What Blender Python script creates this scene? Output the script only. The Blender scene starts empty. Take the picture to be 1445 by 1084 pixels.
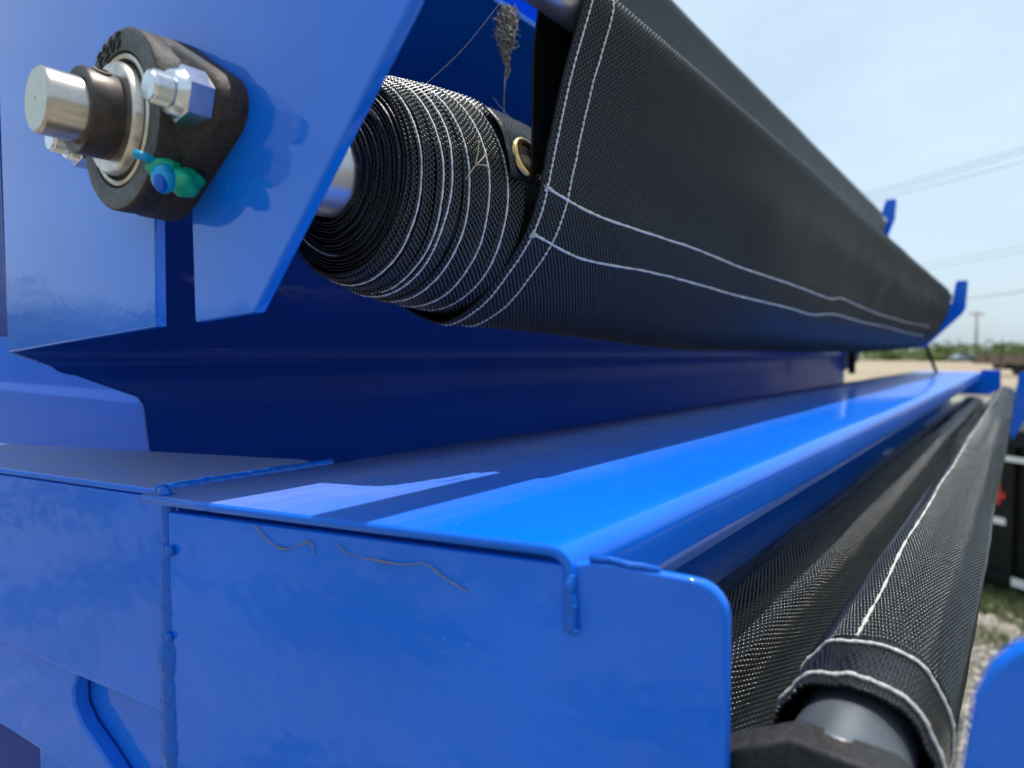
import bpy, bmesh, math, random
from mathutils import Vector, noise as mnoise
R = math.radians
PI = math.pi
scn = bpy.context.scene
COL = scn.collection
random.seed(7)

# ------------------------------------------------------------------ camera, sky, sun, exposure
# metres; the lens is the origin, +Y runs along the trailer's side, +X points away from the trailer, ground at GZ
GZ = -1.3
cam_d = bpy.data.cameras.new('camera')
cam = bpy.data.objects.new('camera', cam_d)
COL.objects.link(cam)
YAW, PITCH = 37.442, 2.5583
cam.location = (0, 0, 0)
cam.rotation_euler = (R(90 - PITCH), 0, R(YAW))
cam_d.sensor_width = 36.0
cam_d.lens = 940 / 1445 * 36.0
cam_d.clip_start = 0.01
cam_d.clip_end = 3000
cam_d.dof.use_dof = True
cam_d.dof.focus_distance = 0.345
cam_d.dof.aperture_fstop = 7.3
scn.camera = cam

SUN_EL, SUN_TX, SUN_TY = 83.0, 0.03, 0.11
world = bpy.data.worlds.new('World')
scn.world = world
world.use_nodes = True
wn, wl = world.node_tree.nodes, world.node_tree.links
wn.clear()
wo = wn.new('ShaderNodeOutputWorld')
bg = wn.new('ShaderNodeBackground')
sky = wn.new('ShaderNodeTexSky')
sky.sky_type = 'NISHITA'
sky.sun_disc = False
sky.sun_elevation = R(SUN_EL)
sky.sun_rotation = math.atan2(SUN_TX, SUN_TY)
sky.altitude = 0
sky.air_density = 1.0
sky.dust_density = 2.5
sky.ozone_density = 1.6
bg.inputs['Strength'].default_value = 0.14
# thin high cloud veil, the same all the way round
wtc = wn.new('ShaderNodeTexCoord')
wmap = wn.new('ShaderNodeMapping'); wmap.inputs['Scale'].default_value = (1.0, 1.0, 2.6)
wno = wn.new('ShaderNodeTexNoise'); wno.inputs['Scale'].default_value = 2.3; wno.inputs['Detail'].default_value = 7; wno.inputs['Roughness'].default_value = 0.55
wcr = wn.new('ShaderNodeValToRGB')
wcr.color_ramp.elements[0].position = 0.42; wcr.color_ramp.elements[0].color = (0.60, 0.60, 0.60, 1)
wcr.color_ramp.elements[1].position = 0.72; wcr.color_ramp.elements[1].color = (0.90, 0.90, 0.90, 1)
wmix = wn.new('ShaderNodeMix'); wmix.data_type = 'RGBA'
wmix.inputs['B'].default_value = (4.3, 5.4, 6.2, 1)
wl.new(wtc.outputs['Generated'], wmap.inputs['Vector'])
wl.new(wmap.outputs[0], wno.inputs['Vector'])
wl.new(wno.outputs['Fac'], wcr.inputs['Fac'])
wl.new(wcr.outputs['Color'], wmix.inputs['Factor'])
wl.new(sky.outputs['Color'], wmix.inputs['A'])
wl.new(wmix.outputs['Result'], bg.inputs['Color'])
wl.new(bg.outputs[0], wo.inputs['Surface'])

sun_d = bpy.data.lights.new('sun', 'SUN')
sun_d.energy = 4.2
sun_d.angle = R(0.6)
sun_d.color = (1.0, 0.955, 0.89)
sun = bpy.data.objects.new('sun', sun_d)
COL.objects.link(sun)
sun.rotation_euler = Vector((SUN_TX, SUN_TY, 1)).to_track_quat('Z', 'Y').to_euler()

scn.view_settings.view_transform = 'Standard'
scn.view_settings.look = 'None'
scn.view_settings.exposure = 0.30
scn.view_settings.gamma = 1.0
scn.view_settings.use_curve_mapping = False
scn.cycles.max_bounces = 8
scn.cycles.sample_clamp_indirect = 6.0

# ------------------------------------------------------------------ materials
class NT:
    def __init__(s, name):
        s.m = bpy.data.materials.new(name); s.m.use_nodes = True
        s.n, s.l = s.m.node_tree.nodes, s.m.node_tree.links
        s.b = s.n['Principled BSDF']
    def add(s, t, **kw):
        x = s.n.new(t)
        for k, v in kw.items():
            if k.startswith('_'): setattr(x, k[1:], v)
            else: x.inputs[k].default_value = v
        return x
    def link(s, a, b): s.l.new(a, b)
    def coord(s, kind='Object', scale=(1, 1, 1)):
        tc = s.add('ShaderNodeTexCoord'); mp = s.add('ShaderNodeMapping'); mp.inputs['Scale'].default_value = scale
        s.link(tc.outputs[kind], mp.inputs['Vector']); return mp.outputs[0]
    def noise(s, vec, scale, detail=4, rough=0.55, dist=0.0):
        t = s.add('ShaderNodeTexNoise'); t.inputs['Scale'].default_value = scale; t.inputs['Detail'].default_value = detail
        t.inputs['Roughness'].default_value = rough; t.inputs['Distortion'].default_value = dist
        if vec is not None: s.link(vec, t.inputs['Vector'])
        return t.outputs['Fac']
    def ramp(s, fac, p0, c0, p1, c1):
        r = s.add('ShaderNodeValToRGB'); e = r.color_ramp.elements
        e[0].position = p0; e[1].position = p1
        e[0].color = c0 if isinstance(c0, tuple) else (c0, c0, c0, 1)
        e[1].color = c1 if isinstance(c1, tuple) else (c1, c1, c1, 1)
        s.link(fac, r.inputs['Fac']); return r.outputs['Color']
    def mix(s, fac, a, b):
        m = s.add('ShaderNodeMix', _data_type='RGBA')
        for k, v in (('Factor', fac), ('A', a), ('B', b)):
            if isinstance(v, (int, float, tuple)): m.inputs[k].default_value = v
            else: s.link(v, m.inputs[k])
        return m.outputs['Result']
    def math(s, op, a, b=0.0):
        m = s.add('ShaderNodeMath', _operation=op)
        for i, v in enumerate((a, b)):
            if isinstance(v, (int, float)): m.inputs[i].default_value = v
            else: s.link(v, m.inputs[i])
        return m.outputs[0]
    def bump(s, h, strength, dist, to='Normal', base=None):
        b = s.add('ShaderNodeBump'); b.inputs['Strength'].default_value = strength; b.inputs['Distance'].default_value = dist
        s.link(h, b.inputs['Height'])
        if base is not None: s.link(base, b.inputs['Normal'])
        if to: s.link(b.outputs[0], s.b.inputs[to])
        return b.outputs[0]
    def set(s, **kw):
        for k, v in kw.items(): s.b.inputs[k.replace('_', ' ')].default_value = v

def simple(name, col, rough=0.5, metal=0.0, var=0.25, scale=60, bump=0.0, bdist=0.001, spec=0.5):
    t = NT(name); v = t.coord()
    f = t.noise(v, scale, 5)
    c0 = tuple(max(0, c * (1 - var)) for c in col) + (1,); c1 = tuple(min(1, c * (1 + var)) for c in col) + (1,)
    t.link(t.ramp(f, 0.3, c0, 0.7, c1), t.b.inputs['Base Color'])
    t.set(Roughness=rough, Metallic=metal); t.b.inputs['Specular IOR Level'].default_value = spec
    if bump: t.bump(t.noise(v, scale * 3, 4), bump, bdist)
    return t.m

BLUE = (0.0002, 0.146, 0.76)
def paint(name, base=BLUE, dust=0.0, dust_dir=None, wav=0.25, specks=True, coat=0.5, refl_mottle=0.0, ior=1.5):
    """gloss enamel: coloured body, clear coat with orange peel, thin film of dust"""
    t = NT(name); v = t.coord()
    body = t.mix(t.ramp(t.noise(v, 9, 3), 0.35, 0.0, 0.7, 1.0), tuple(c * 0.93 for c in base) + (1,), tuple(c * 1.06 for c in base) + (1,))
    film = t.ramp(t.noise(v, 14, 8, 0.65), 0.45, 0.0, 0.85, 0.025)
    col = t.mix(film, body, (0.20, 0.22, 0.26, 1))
    if refl_mottle > 0:      # cloudy pale mottling painted into the blue, imitating uneven reflections
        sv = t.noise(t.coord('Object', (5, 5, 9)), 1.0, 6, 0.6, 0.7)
        sm_ = t.ramp(sv, 0.44, 0.0, 0.70, refl_mottle)
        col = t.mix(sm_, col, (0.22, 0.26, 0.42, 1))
    if specks:
        vo = t.add('ShaderNodeTexVoronoi', _feature='F1'); vo.inputs['Scale'].default_value = 190; vo.inputs['Randomness'].default_value = 1
        t.link(v, vo.inputs['Vector'])
        sp = t.ramp(vo.outputs['Distance'], 0.03, 1.0, 0.09, 0.0)
        keep = t.ramp(t.noise(v, 30, 2), 0.56 - 0.12 * (dust > 0), 0.0, 0.66, 0.6)
        sp = t.math('MULTIPLY', sp, keep)
        col = t.mix(sp, col, (0.34, 0.36, 0.38, 1))
    if dust > 0:
        sep = t.add('ShaderNodeSeparateXYZ'); t.link(v, sep.inputs[0])
        if dust_dir:   # swept clean towards the outer edge, dust settles further in
            ax, lo, hi = dust_dir
            g = t.add('ShaderNodeMapRange'); g.inputs['From Min'].default_value = lo; g.inputs['From Max'].default_value = hi
            t.link(sep.outputs[ax], g.inputs['Value']); g = g.outputs['Result']
        else: g = None
        streak = t.noise(t.coord('Object', (220, 14, 60)), 1.0, 6, 0.7)
        patch = t.noise(v, 26, 8, 0.7)
        dd = t.math('ADD', t.math('MULTIPLY', streak, 0.55), t.math('MULTIPLY', patch, 0.55))
        if g is not None: dd = t.math('MULTIPLY', dd, g)
        ge = t.add('ShaderNodeNewGeometry'); sn = t.add('ShaderNodeSeparateXYZ'); t.link(ge.outputs['True Normal'], sn.inputs[0])
        dd = t.math('MULTIPLY', dd, t.ramp(sn.outputs[2], 0.80, 0.0, 0.97, 1.0))
        dd = t.math('MULTIPLY', t.ramp(dd, 0.06, 0.0, 0.62, 1.0), dust)
        col = t.mix(dd, col, (0.31, 0.315, 0.30, 1))
        rg = t.math('ADD', t.math('MULTIPLY', dd, 0.6), 0.07)
        t.link(rg, t.b.inputs['Coat Roughness'])
        t.link(t.math('MULTIPLY', coat, t.math('SUBTRACT', 1.0, t.math('MULTIPLY', dd, 0.9))), t.b.inputs['Coat Weight'])
    else:
        t.set(Coat_Roughness=0.05)
        t.set(Coat_Weight=coat)
    t.link(col, t.b.inputs['Base Color'])
    t.set(Roughness=0.42, Coat_IOR=ior)
    t.b.inputs['Specular IOR Level'].default_value = 0.08
    h = t.math('ADD', t.math('MULTIPLY', t.noise(v, 260, 2), 0.06), t.math('MULTIPLY', t.noise(v, 16, 3), wav * 4))
    nb = t.bump(h, 1.0, 0.0006, None)
    t.link(nb, t.b.inputs['Coat Normal']); t.link(nb, t.b.inputs['Normal'])
    return t.m

M = {}
M['paint'] = paint('blue_enamel')
M['paint_end'] = paint('blue_enamel_wavy', wav=0.6, coat=0.62, refl_mottle=0.06)
M['paint_plate'] = paint('blue_enamel_flat', wav=0.12, coat=0.85, ior=1.5)
M['paint_crease'] = paint('blue_enamel_crease', base=(0.0008, 0.038, 0.27), coat=1.0, wav=0.05, specks=False, ior=1.6)  # shade-darkened blue as on the wall, glossy for the added bead
M['paint_body'] = paint('blue_enamel_body', coat=0.14)
M['paint_ledge'] = paint('blue_enamel_dusty', dust=0.66, dust_dir=(0, -0.150, -0.335))
M['paint_beam'] = paint('blue_enamel_thick_dust', dust=0.66)
M['paint_weld'] = paint('blue_enamel_weld', base=(0.003, 0.11, 0.56), wav=0.5, specks=False)
_w = M['paint_weld'].node_tree; _b = next(n for n in _w.nodes if n.type == 'BUMP'); _h = _b.inputs['Height'].links[0].from_socket
_tc = _w.nodes.new('ShaderNodeTexCoord'); _n = _w.nodes.new('ShaderNodeTexNoise'); _n.inputs['Scale'].default_value = 420; _n.inputs['Detail'].default_value = 4
_m = _w.nodes.new('ShaderNodeMath'); _m.operation = 'MULTIPLY_ADD'; _m.inputs[1].default_value = 1.5
_w.links.new(_tc.outputs['Object'], _n.inputs['Vector']); _w.links.new(_n.outputs['Fac'], _m.inputs[0]); _w.links.new(_h, _m.inputs[2]); _w.links.new(_m.outputs[0], _b.inputs['Height'])
M['paint_shade'] = paint('blue_enamel_shade_tint', base=(0.0008, 0.038, 0.27), coat=0.10)  # the same blue darkened in its base colour, shade painted in

def cloth(name, length, row, base=(0.016, 0.023, 0.029), gap=(0.0015, 0.0018, 0.002), bs=0.8, dusty=0.0, rough=0.42):
    """knitted shade mesh: rows of short filament loops"""
    t = NT(name)
    uv = t.coord('UV')
    wob = t.noise(uv, 60, 3)
    off = t.add('ShaderNodeVectorMath', _operation='SCALE'); off.inputs['Scale'].default_value = 0.0012
    nv = t.add('ShaderNodeTexNoise'); nv.inputs['Scale'].default_value = 90; nv.inputs['Detail'].default_value = 3
    t.link(uv, nv.inputs['Vector']); t.link(nv.outputs['Color'], off.inputs[0])
    ad = t.add('ShaderNodeVectorMath', _operation='ADD'); t.link(uv, ad.inputs[0]); t.link(off.outputs[0], ad.inputs[1])
    bk = t.add('ShaderNodeTexBrick'); bk.offset = 0.5; bk.squash = 1.0
    bk.inputs['Scale'].default_value = 250.0   # 4 mm units
    bk.inputs['Brick Width'].default_value = length * 250; bk.inputs['Row Height'].default_value = row * 250
    bk.inputs['Mortar Size'].default_value = row * 250 * 0.20; bk.inputs['Mortar Smooth'].default_value = 0.7
    bk.inputs['Color1'].default_value = (0.6, 0.6, 0.6, 1); bk.inputs['Color2'].default_value = (1.25, 1.25, 1.25, 1); bk.inputs['Mortar'].default_value = (0.0, 0.0, 0.0, 1)
    t.link(ad.outputs[0], bk.inputs['Vector'])
    c = t.mix(bk.outputs['Fac'], base + (1,), gap + (1,))
    mul = t.add('ShaderNodeMix', _data_type='RGBA', _blend_type='MULTIPLY'); mul.inputs['Factor'].default_value = 0.8
    t.link(c, mul.inputs['A']); t.link(t.mix(bk.outputs['Fac'], bk.outputs['Color'], (1, 1, 1, 1)), mul.inputs['B'])
    c = mul.outputs['Result']
    d = t.ramp(t.noise(uv, 22, 8, 0.7), 0.5, 0.0, 0.85, dusty + 0.02)
    c = t.mix(d, c, (0.22, 0.21, 0.19, 1))
    t.link(c, t.b.inputs['Base Color'])
    t.set(Roughness=rough)
    t.b.inputs['Specular IOR Level'].default_value = 0.42
    h = t.math('SUBTRACT', 1.0, bk.outputs['Fac'])
    h = t.math('ADD', h, t.math('MULTIPLY', bk.outputs['Color'], 0.4))
    h = t.math('ADD', h, t.math('MULTIPLY', t.noise(uv, 900, 2), 0.25))
    h = t.math('ADD', h, t.math('MULTIPLY', wob, 0.8))
    t.bump(h, bs, 0.0009)
    return t.m
M['mesh'] = cloth('black_shade_mesh', 0.0034, 0.0017, base=(0.022, 0.029, 0.034), bs=1.0, dusty=0.03)
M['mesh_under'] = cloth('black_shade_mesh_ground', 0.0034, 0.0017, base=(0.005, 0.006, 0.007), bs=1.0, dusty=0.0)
M['mesh_roll'] = cloth('black_shade_mesh_rolled', 0.0030, 0.0018, base=(0.012, 0.013, 0.014), bs=1.0, dusty=0.12, rough=0.34)
M['mesh_low'] = cloth('black_shade_mesh_open', 0.0021, 0.0040, base=(0.009, 0.011, 0.013), bs=1.0, dusty=0.12, rough=0.34)
M['thread'] = simple('white_thread', (0.72, 0.73, 0.72), 0.8, var=0.2, scale=900, bump=0.6, bdist=0.0004)
M['thread_dirty'] = simple('grey_thread', (0.46, 0.45, 0.42), 0.85, var=0.4, scale=700, bump=0.6, bdist=0.0004)
M['pipe'] = simple('galvanised_pipe', (0.52, 0.53, 0.55), 0.34, 0.85, var=0.12, scale=40, bump=0.08, bdist=0.0005)
M['pipe_low'] = simple('dull_steel_pipe', (0.11, 0.125, 0.14), 0.33, 0.4, var=0.2, scale=60, bump=0.1, bdist=0.0005)
M['shaft'] = simple('turned_steel', (0.50, 0.46, 0.42), 0.26, 1.0, var=0.15, scale=120, bump=0.05, bdist=0.0003)
M['shaft_face'] = simple('sawn_steel', (0.55, 0.56, 0.50), 0.42, 0.8, var=0.10, scale=300, bump=0.12, bdist=0.0003)
M['brass'] = simple('brass', (0.62, 0.44, 0.18), 0.28, 1.0, var=0.25, scale=200)
M['zinc'] = simple('bright_zinc', (0.66, 0.69, 0.72), 0.24, 1.0, var=0.12, scale=250, bump=0.04, bdist=0.0003)
M['nylon'] = simple('nylon_collar', (0.62, 0.68, 0.72), 0.35, 0.0, var=0.1)
M['race'] = simple('bearing_race', (0.58, 0.54, 0.48), 0.32, 0.9, var=0.2, scale=150)
M['seal'] = simple('bearing_seal', (0.10, 0.075, 0.06), 0.6, 0.2, var=0.4, scale=150)
M['green'] = simple('green_marker_paint', (0.0, 0.36, 0.20), 0.3, var=0.25, scale=120, bump=0.4, bdist=0.001)
M['cyan'] = simple('blue_plastic_cap', (0.0, 0.30, 0.60), 0.3, var=0.2, scale=150)
M['capblue'] = simple('deep_blue_cap', (0.0, 0.08, 0.50), 0.3, var=0.2)
M['straw'] = simple('dry_straw', (0.42, 0.33, 0.20), 0.8, var=0.3, scale=400)
M['lint'] = simple('grey_lint', (0.36, 0.32, 0.28), 0.95, var=0.35, scale=300)
M['straw_dull'] = simple('dull_straw', (0.22, 0.20, 0.18), 0.9, var=0.4, scale=300)
M['web'] = simple('cobweb_silk', (0.30, 0.30, 0.30), 0.6, var=0.2)
M['tape'] = simple('white_reflective_tape', (0.8, 0.8, 0.78), 0.4, var=0.05)
M['red'] = simple('red_lettering', (0.62, 0.03, 0.02), 0.45, var=0.1)
M['blackpaint'] = simple('black_trailer_paint', (0.008, 0.009, 0.010), 0.5, var=0.3, scale=6, spec=0.2)
M['tyre'] = simple('tyre_rubber', (0.02, 0.02, 0.02), 0.8, var=0.2)
M['rustdeck'] = simple('weathered_timber', (0.20, 0.15, 0.11), 0.85, var=0.35, scale=3)
M['pole'] = simple('weathered_pole', (0.16, 0.13, 0.11), 0.9, var=0.2, scale=4)
M['wire'] = simple('overhead_wire', (0.20, 0.21, 0.22), 0.6, var=0.1)
M['glass'] = simple('car_glass', (0.03, 0.04, 0.05), 0.08, var=0.1)
M['carpaint'] = simple('silver_blue_car', (0.30, 0.36, 0.44), 0.3, var=0.05)

def cast_iron(name='rusty_cast_iron', edges=0.7):
    t = NT(name); v = t.coord()
    n = t.noise(v, 45, 8, 0.65)
    fine = t.noise(v, 420, 4, 0.6)
    base = t.ramp(fine, 0.3, (0.010, 0.010, 0.011, 1), 0.75, (0.036, 0.037, 0.040, 1))
    rust = t.ramp(t.noise(v, 240, 5), 0.3, (0.05, 0.022, 0.010, 1), 0.7, (0.15, 0.075, 0.032, 1))
    geo = t.add('ShaderNodeNewGeometry')
    edge = t.ramp(geo.outputs['Pointiness'], 0.50, 0.0, 0.60, edges)
    f = t.math('MAXIMUM', t.ramp(n, 0.62, 0.0, 0.78, 0.75), t.math('MULTIPLY', edge, t.ramp(n, 0.42, 0.0, 0.65, 1.0)))
    t.link(t.mix(f, base, rust), t.b.inputs['Base Color'])
    t.set(Roughness=0.6); t.b.inputs['Specular IOR Level'].default_value = 0.3
    t.bump(t.math('ADD', t.math('MULTIPLY', fine, 0.8), t.noise(v, 110, 4)), 0.7, 0.0006)
    return t.m
M['iron'] = cast_iron()
M['iron_flat'] = cast_iron('black_cast_iron', 0.0)
M['iron_face'] = simple('sky_lit_iron_face', (0.075, 0.082, 0.090), 0.55, 0.0, var=0.4, scale=260, bump=0.5, bdist=0.0004)  # boss face lightened in its colour to imitate reflected sky
M['mark'] = simple('black_casting_mark', (0.003, 0.003, 0.003), 0.7, var=0.2)
M['collar'] = simple('browned_steel', (0.050, 0.040, 0.036), 0.42, 0.55, var=0.45, scale=160, bump=0.25, bdist=0.0003)

def ground_mat():
    t = NT('gravel_ground'); v = t.coord()
    vo = t.add('ShaderNodeTexVoronoi', _feature='F1'); vo.inputs['Scale'].default_value = 38
    t.link(v, vo.inputs['Vector'])
    st = t.mix(vo.outputs['Color'], (0.22, 0.195, 0.155, 1), (0.40, 0.37, 0.315, 1))
    big = t.ramp(t.noise(v, 0.75, 7, 0.6, 0.8), 0.44, 0.0, 0.58, 0.9)
    c = t.mix(big, st, (0.075, 0.075, 0.05, 1))
    t.link(c, t.b.inputs['Base Color']); t.set(Roughness=0.95)
    t.bump(t.math('ADD', vo.outputs['Distance'], t.noise(v, 5, 4)), 0.8, 0.02)
    return t.m
M['ground'] = ground_mat()
def field_mat():
    t = NT('dry_field'); v = t.coord()
    c = t.ramp(t.noise(v, 0.06, 7, 0.6), 0.35, (0.25, 0.195, 0.13, 1), 0.65, (0.34, 0.28, 0.20, 1))
    t.link(c, t.b.inputs['Base Color']); t.set(Roughness=1.0)
    return t.m
M['field'] = field_mat()
def leaf_mat(name, a, b):
    t = NT(name)
    oi = t.add('ShaderNodeTexCoord')
    c = t.ramp(t.noise(oi.outputs['Object'], 0.9, 4), 0.3, a + (1,), 0.7, b + (1,))
    t.link(c, t.b.inputs['Base Color']); t.set(Roughness=0.7)
    return t.m
M['leaf'] = leaf_mat('scrub_leaves', (0.055, 0.095, 0.022), (0.13, 0.19, 0.045))
M['grass'] = leaf_mat('short_grass', (0.05, 0.085, 0.02), (0.14, 0.16, 0.06))
M['stone'] = simple('gravel_stone', (0.34, 0.31, 0.265), 0.9, var=0.4, scale=12)

# ------------------------------------------------------------------ helpers
def link(o, parent=None):
    COL.objects.link(o)
    if parent is not None: o.parent = parent
    return o
def mesh(name, verts, faces, mat, parent=None, smooth=False, bevel=0.0, segs=2, solid=0.0, uvs=None, off=1.0, angle=35):
    me = bpy.data.meshes.new(name)
    me.from_pydata([tuple(v) for v in verts], [], faces)
    me.materials.append(mat)
    if uvs is not None:
        ul = me.uv_layers.new(name='UVMap')
        for lp in me.loops: ul.data[lp.index].uv = uvs[lp.vertex_index]
    me.update()
    bm = bmesh.new(); bm.from_mesh(me)
    if uvs is None: bmesh.ops.recalc_face_normals(bm, faces=bm.faces)
    for f in bm.faces: f.smooth = smooth
    bm.to_mesh(me); bm.free()
    o = bpy.data.objects.new(name, me)
    if solid:
        s = o.modifiers.new('solid', 'SOLIDIFY'); s.thickness = solid; s.offset = off
    if bevel:
        b = o.modifiers.new('bevel', 'BEVEL'); b.width = bevel; b.segments = segs; b.limit_method = 'ANGLE'; b.angle_limit = R(angle)
        b.harden_normals = False
        for p in me.polygons: p.use_smooth = True
        es = o.modifiers.new('wn', 'WEIGHTED_NORMAL'); es.keep_sharp = True
    return link(o, parent)
def tag(o, label=None, cat=None, group=None, kind=None):
    for k, v in (('label', label), ('category', cat), ('group', group), ('kind', kind)):
        if v: o[k] = v
    return o
def thing(name, label, cat, loc=(0, 0, 0), group=None):
    o = bpy.data.objects.new(name, None); o.location = loc
    o.empty_display_size = 0.05
    link(o); return tag(o, label, cat, group)
def plate(name, pts, yf, th, mat, parent=None, bevel=0.0008, segs=2):
    """flat plate whose outline is given in (x, z); front face at y = yf(x), th thick towards +y"""
    n = len(pts)
    yf_ = yf if callable(yf) else (lambda x: yf)
    v = [(x, yf_(x), z) for x, z in pts] + [(x, yf_(x) + th, z) for x, z in pts]
    f = [tuple(range(n)), tuple(range(2 * n - 1, n - 1, -1))] + [(i, i + n, (i + 1) % n + n, (i + 1) % n) for i in range(n)]
    return mesh(name, v, f, mat, parent, bevel=bevel, segs=segs)
def slab(name, pts, z, th, mat, parent=None, bevel=0.0008):
    n = len(pts)
    v = [(x, y, z) for x, y in pts] + [(x, y, z - th) for x, y in pts]
    f = [tuple(range(n)), tuple(range(2 * n - 1, n - 1, -1))] + [(i, i + n, (i + 1) % n + n, (i + 1) % n) for i in range(n)]
    return mesh(name, v, f, mat, parent, bevel=bevel)
def box(name, lo, hi, mat, parent=None, bevel=0.0):
    x0, y0, z0 = lo; x1, y1, z1 = hi
    v = [(x, y, z) for x in (x0, x1) for y in (y0, y1) for z in (z0, z1)]
    f = [(0, 1, 3, 2), (4, 6, 7, 5), (0, 4, 5, 1), (2, 3, 7, 6), (0, 2, 6, 4), (1, 5, 7, 3)]
    return mesh(name, v, f, mat, parent, bevel=bevel)
def lathe(name, prof, ax, az, mat, parent=None, n=48, sx=1.0, close=False, bevel=0.0):
    """revolve (y, r) about an axis parallel to Y"""
    v, f = [], []
    for y, r in prof:
        for k in range(n):
            a = 2 * PI * k / n; v.append((ax + sx * r * math.cos(a), y, az + r * math.sin(a)))
    m = len(prof)
    for i in range(m - 1):
        for k in range(n): f.append((i * n + k, i * n + (k + 1) % n, (i + 1) * n + (k + 1) % n, (i + 1) * n + k))
    if close:
        f.append(tuple(range(n - 1, -1, -1))); f.append(tuple(range((m - 1) * n, m * n)))
    o = mesh(name, v, f, mat, parent, smooth=True)
    o.data.set_sharp_from_angle(angle=R(38))
    return o
def tube(name, path, r, mat, parent=None, n=6, rf=None):
    path = [Vector(p) for p in path]; v, f = [], []
    for i, p in enumerate(path):
        d = (path[min(i + 1, len(path) - 1)] - path[max(i - 1, 0)]).normalized()
        a = d.cross(Vector((0.31, 0.17, 0.93)))
        if a.length < 1e-4: a = d.cross(Vector((1, 0, 0)))
        a.normalize(); b = d.cross(a)
        rr = r * (rf(i / max(1, len(path) - 1)) if rf else 1)
        for k in range(n):
            t = 2 * PI * k / n; v.append(p + (a * math.cos(t) + b * math.sin(t)) * rr)
    for i in range(len(path) - 1):
        for k in range(n): f.append((i * n + k, i * n + (k + 1) % n, (i + 1) * n + (k + 1) % n, (i + 1) * n + k))
    f.append(tuple(range(n - 1, -1, -1))); f.append(tuple(range((len(path) - 1) * n, len(path) * n)))
    return mesh(name, v, f, mat, parent, smooth=True)
def spline(pts, per=8):
    """Catmull-Rom through points of any dimension"""
    out = []; P = [pts[0]] + list(pts) + [pts[-1]]
    for i in range(1, len(P) - 2):
        for k in range(per):
            t = k / per
            out.append(tuple(0.5 * (2 * b + (c - a) * t + (2 * a - 5 * b + 4 * c - d) * t * t + (3 * b - a - 3 * c + d) * t ** 3)
                             for a, b, c, d in zip(P[i - 1], P[i], P[i + 1], P[i + 2])))
    out.append(tuple(pts[-1])); return out
def sm(a, b, x):
    t = min(1, max(0, (x - a) / (b - a))); return t * t * (3 - 2 * t)
def ns(x, y=0.0, z=0.0): return mnoise.noise(Vector((x, y, z)))

# ------------------------------------------------------------------ ground and surroundings
ground = mesh('ground', [(-60, -45, GZ), (60, -45, GZ), (60, 34, GZ), (-60, 34, GZ)], [(0, 1, 2, 3)], M['ground'])
tag(ground, kind='structure')
S = 1800
fld = mesh('field', [(-S, -S, GZ - 0.06), (S, -S, GZ - 0.06), (S, S, GZ - 0.06), (-S, S, GZ - 0.06)], [(0, 1, 2, 3)], M['field'])
tag(fld, kind='structure')

# ------------------------------------------------------------------ the blue trailer
trailer = thing('trailer', 'blue gloss-painted steel trailer side with dusty folded ledge and mesh tarp brackets', 'trailer', (-0.4, 1.5, GZ))
TP = trailer
OFF = Vector((-0.4, 1.5, GZ))
def adopt(o):      # parts are modelled in scene space, then hung under the trailer
    o.parent = TP; o.location = Vector(o.location) - OFF; return o
XW, HZ = -0.545, -0.065
E = lambda x: 0.1435 + 0.247 * (x + 0.3113)       # front line of the ledge end
EL = lambda x: 0.1229 + 0.1972 * (x + 0.4641)     # front line of the cross beam

# body side wall: lower part, a rounded crease at eye height, upper part
prof = [(XW + 0.004, -0.30), (XW, -0.060), (XW, -0.020), (XW + 0.0008, -0.0125), (XW + 0.003, -0.0085), (XW + 0.0028, -0.005), (XW, 0.002), (XW - 0.004, 0.06), (XW - 0.012, 0.30), (XW - 0.014, 0.62)]
def wall_start(z):
    if z > 0.0014: return 0.1512
    if z > -0.0348: return 0.1512 + (0.0014 - z) / 0.0362 * 0.085
    return 0.2363 + (-0.0348 - z) * 0.10
zs = []
for (xa, za), (xb, zb) in zip(prof[:-1], prof[1:]):
    k = 6 if zb - za > 0.015 else 3
    zs += [(xa + (xb - xa) * i / k, za + (zb - za) * i / k) for i in range(k)]
zs.append(prof[-1])
ys_n = 40; v, f = [], []
for x, z in zs:
    y0 = wall_start(z)
    for j in range(ys_n):
        y = y0 + (2.80 - y0) * (j / (ys_n - 1)) ** 1.8
        v.append((x + 0.0010 * ns(y * 2.2, z * 3, 4), y, z))
for i in range(len(zs) - 1):
    for j in range(ys_n - 1):
        a = i * ys_n + j; f.append((a, a + 1, a + ys_n + 1, a + ys_n))
adopt(mesh('side_wall', v, f, M['paint_shade'], smooth=True, solid=0.004, off=-1))

adopt(tube('crease_glint_bead', [(XW - 0.0030, 0.2000 + (2.79 - 0.2000) * (i / 40) ** 1.6, -0.0080 + 0.0004 * ns(i * 0.5, 3)) for i in range(41)], 0.0070, M['paint_crease'], n=40))  # bead added along the crease to catch a thin light line
# body end panel left of the wall's cut edge, folded along a horizontal line
v = [(-1.3, 0.257, 0.02), (-0.5455, 0.257, 0.02), (-0.5455, 0.2555, -0.033), (-1.3, 0.2555, -0.033), (-1.3, 0.2475, -0.040), (-0.5455, 0.2475, -0.040), (-0.5455, 0.252, -0.20), (-1.3, 0.252, -0.20)]
adopt(mesh('end_wall', v, [(0, 1, 2, 3), (3, 2, 5, 4), (4, 5, 6, 7)], M['paint_body'], solid=0.003, bevel=0.0015))
# back of the body further in, shade painted into its blue
adopt(mesh('inner_panel', [(-1.3, 0.27, 0.0), (-0.55, 0.27, 0.0), (-0.55, 0.27, 0.62), (-1.3, 0.27, 0.62)], [(0, 1, 2, 3)], M['paint_shade'], solid=0.003))

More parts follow.
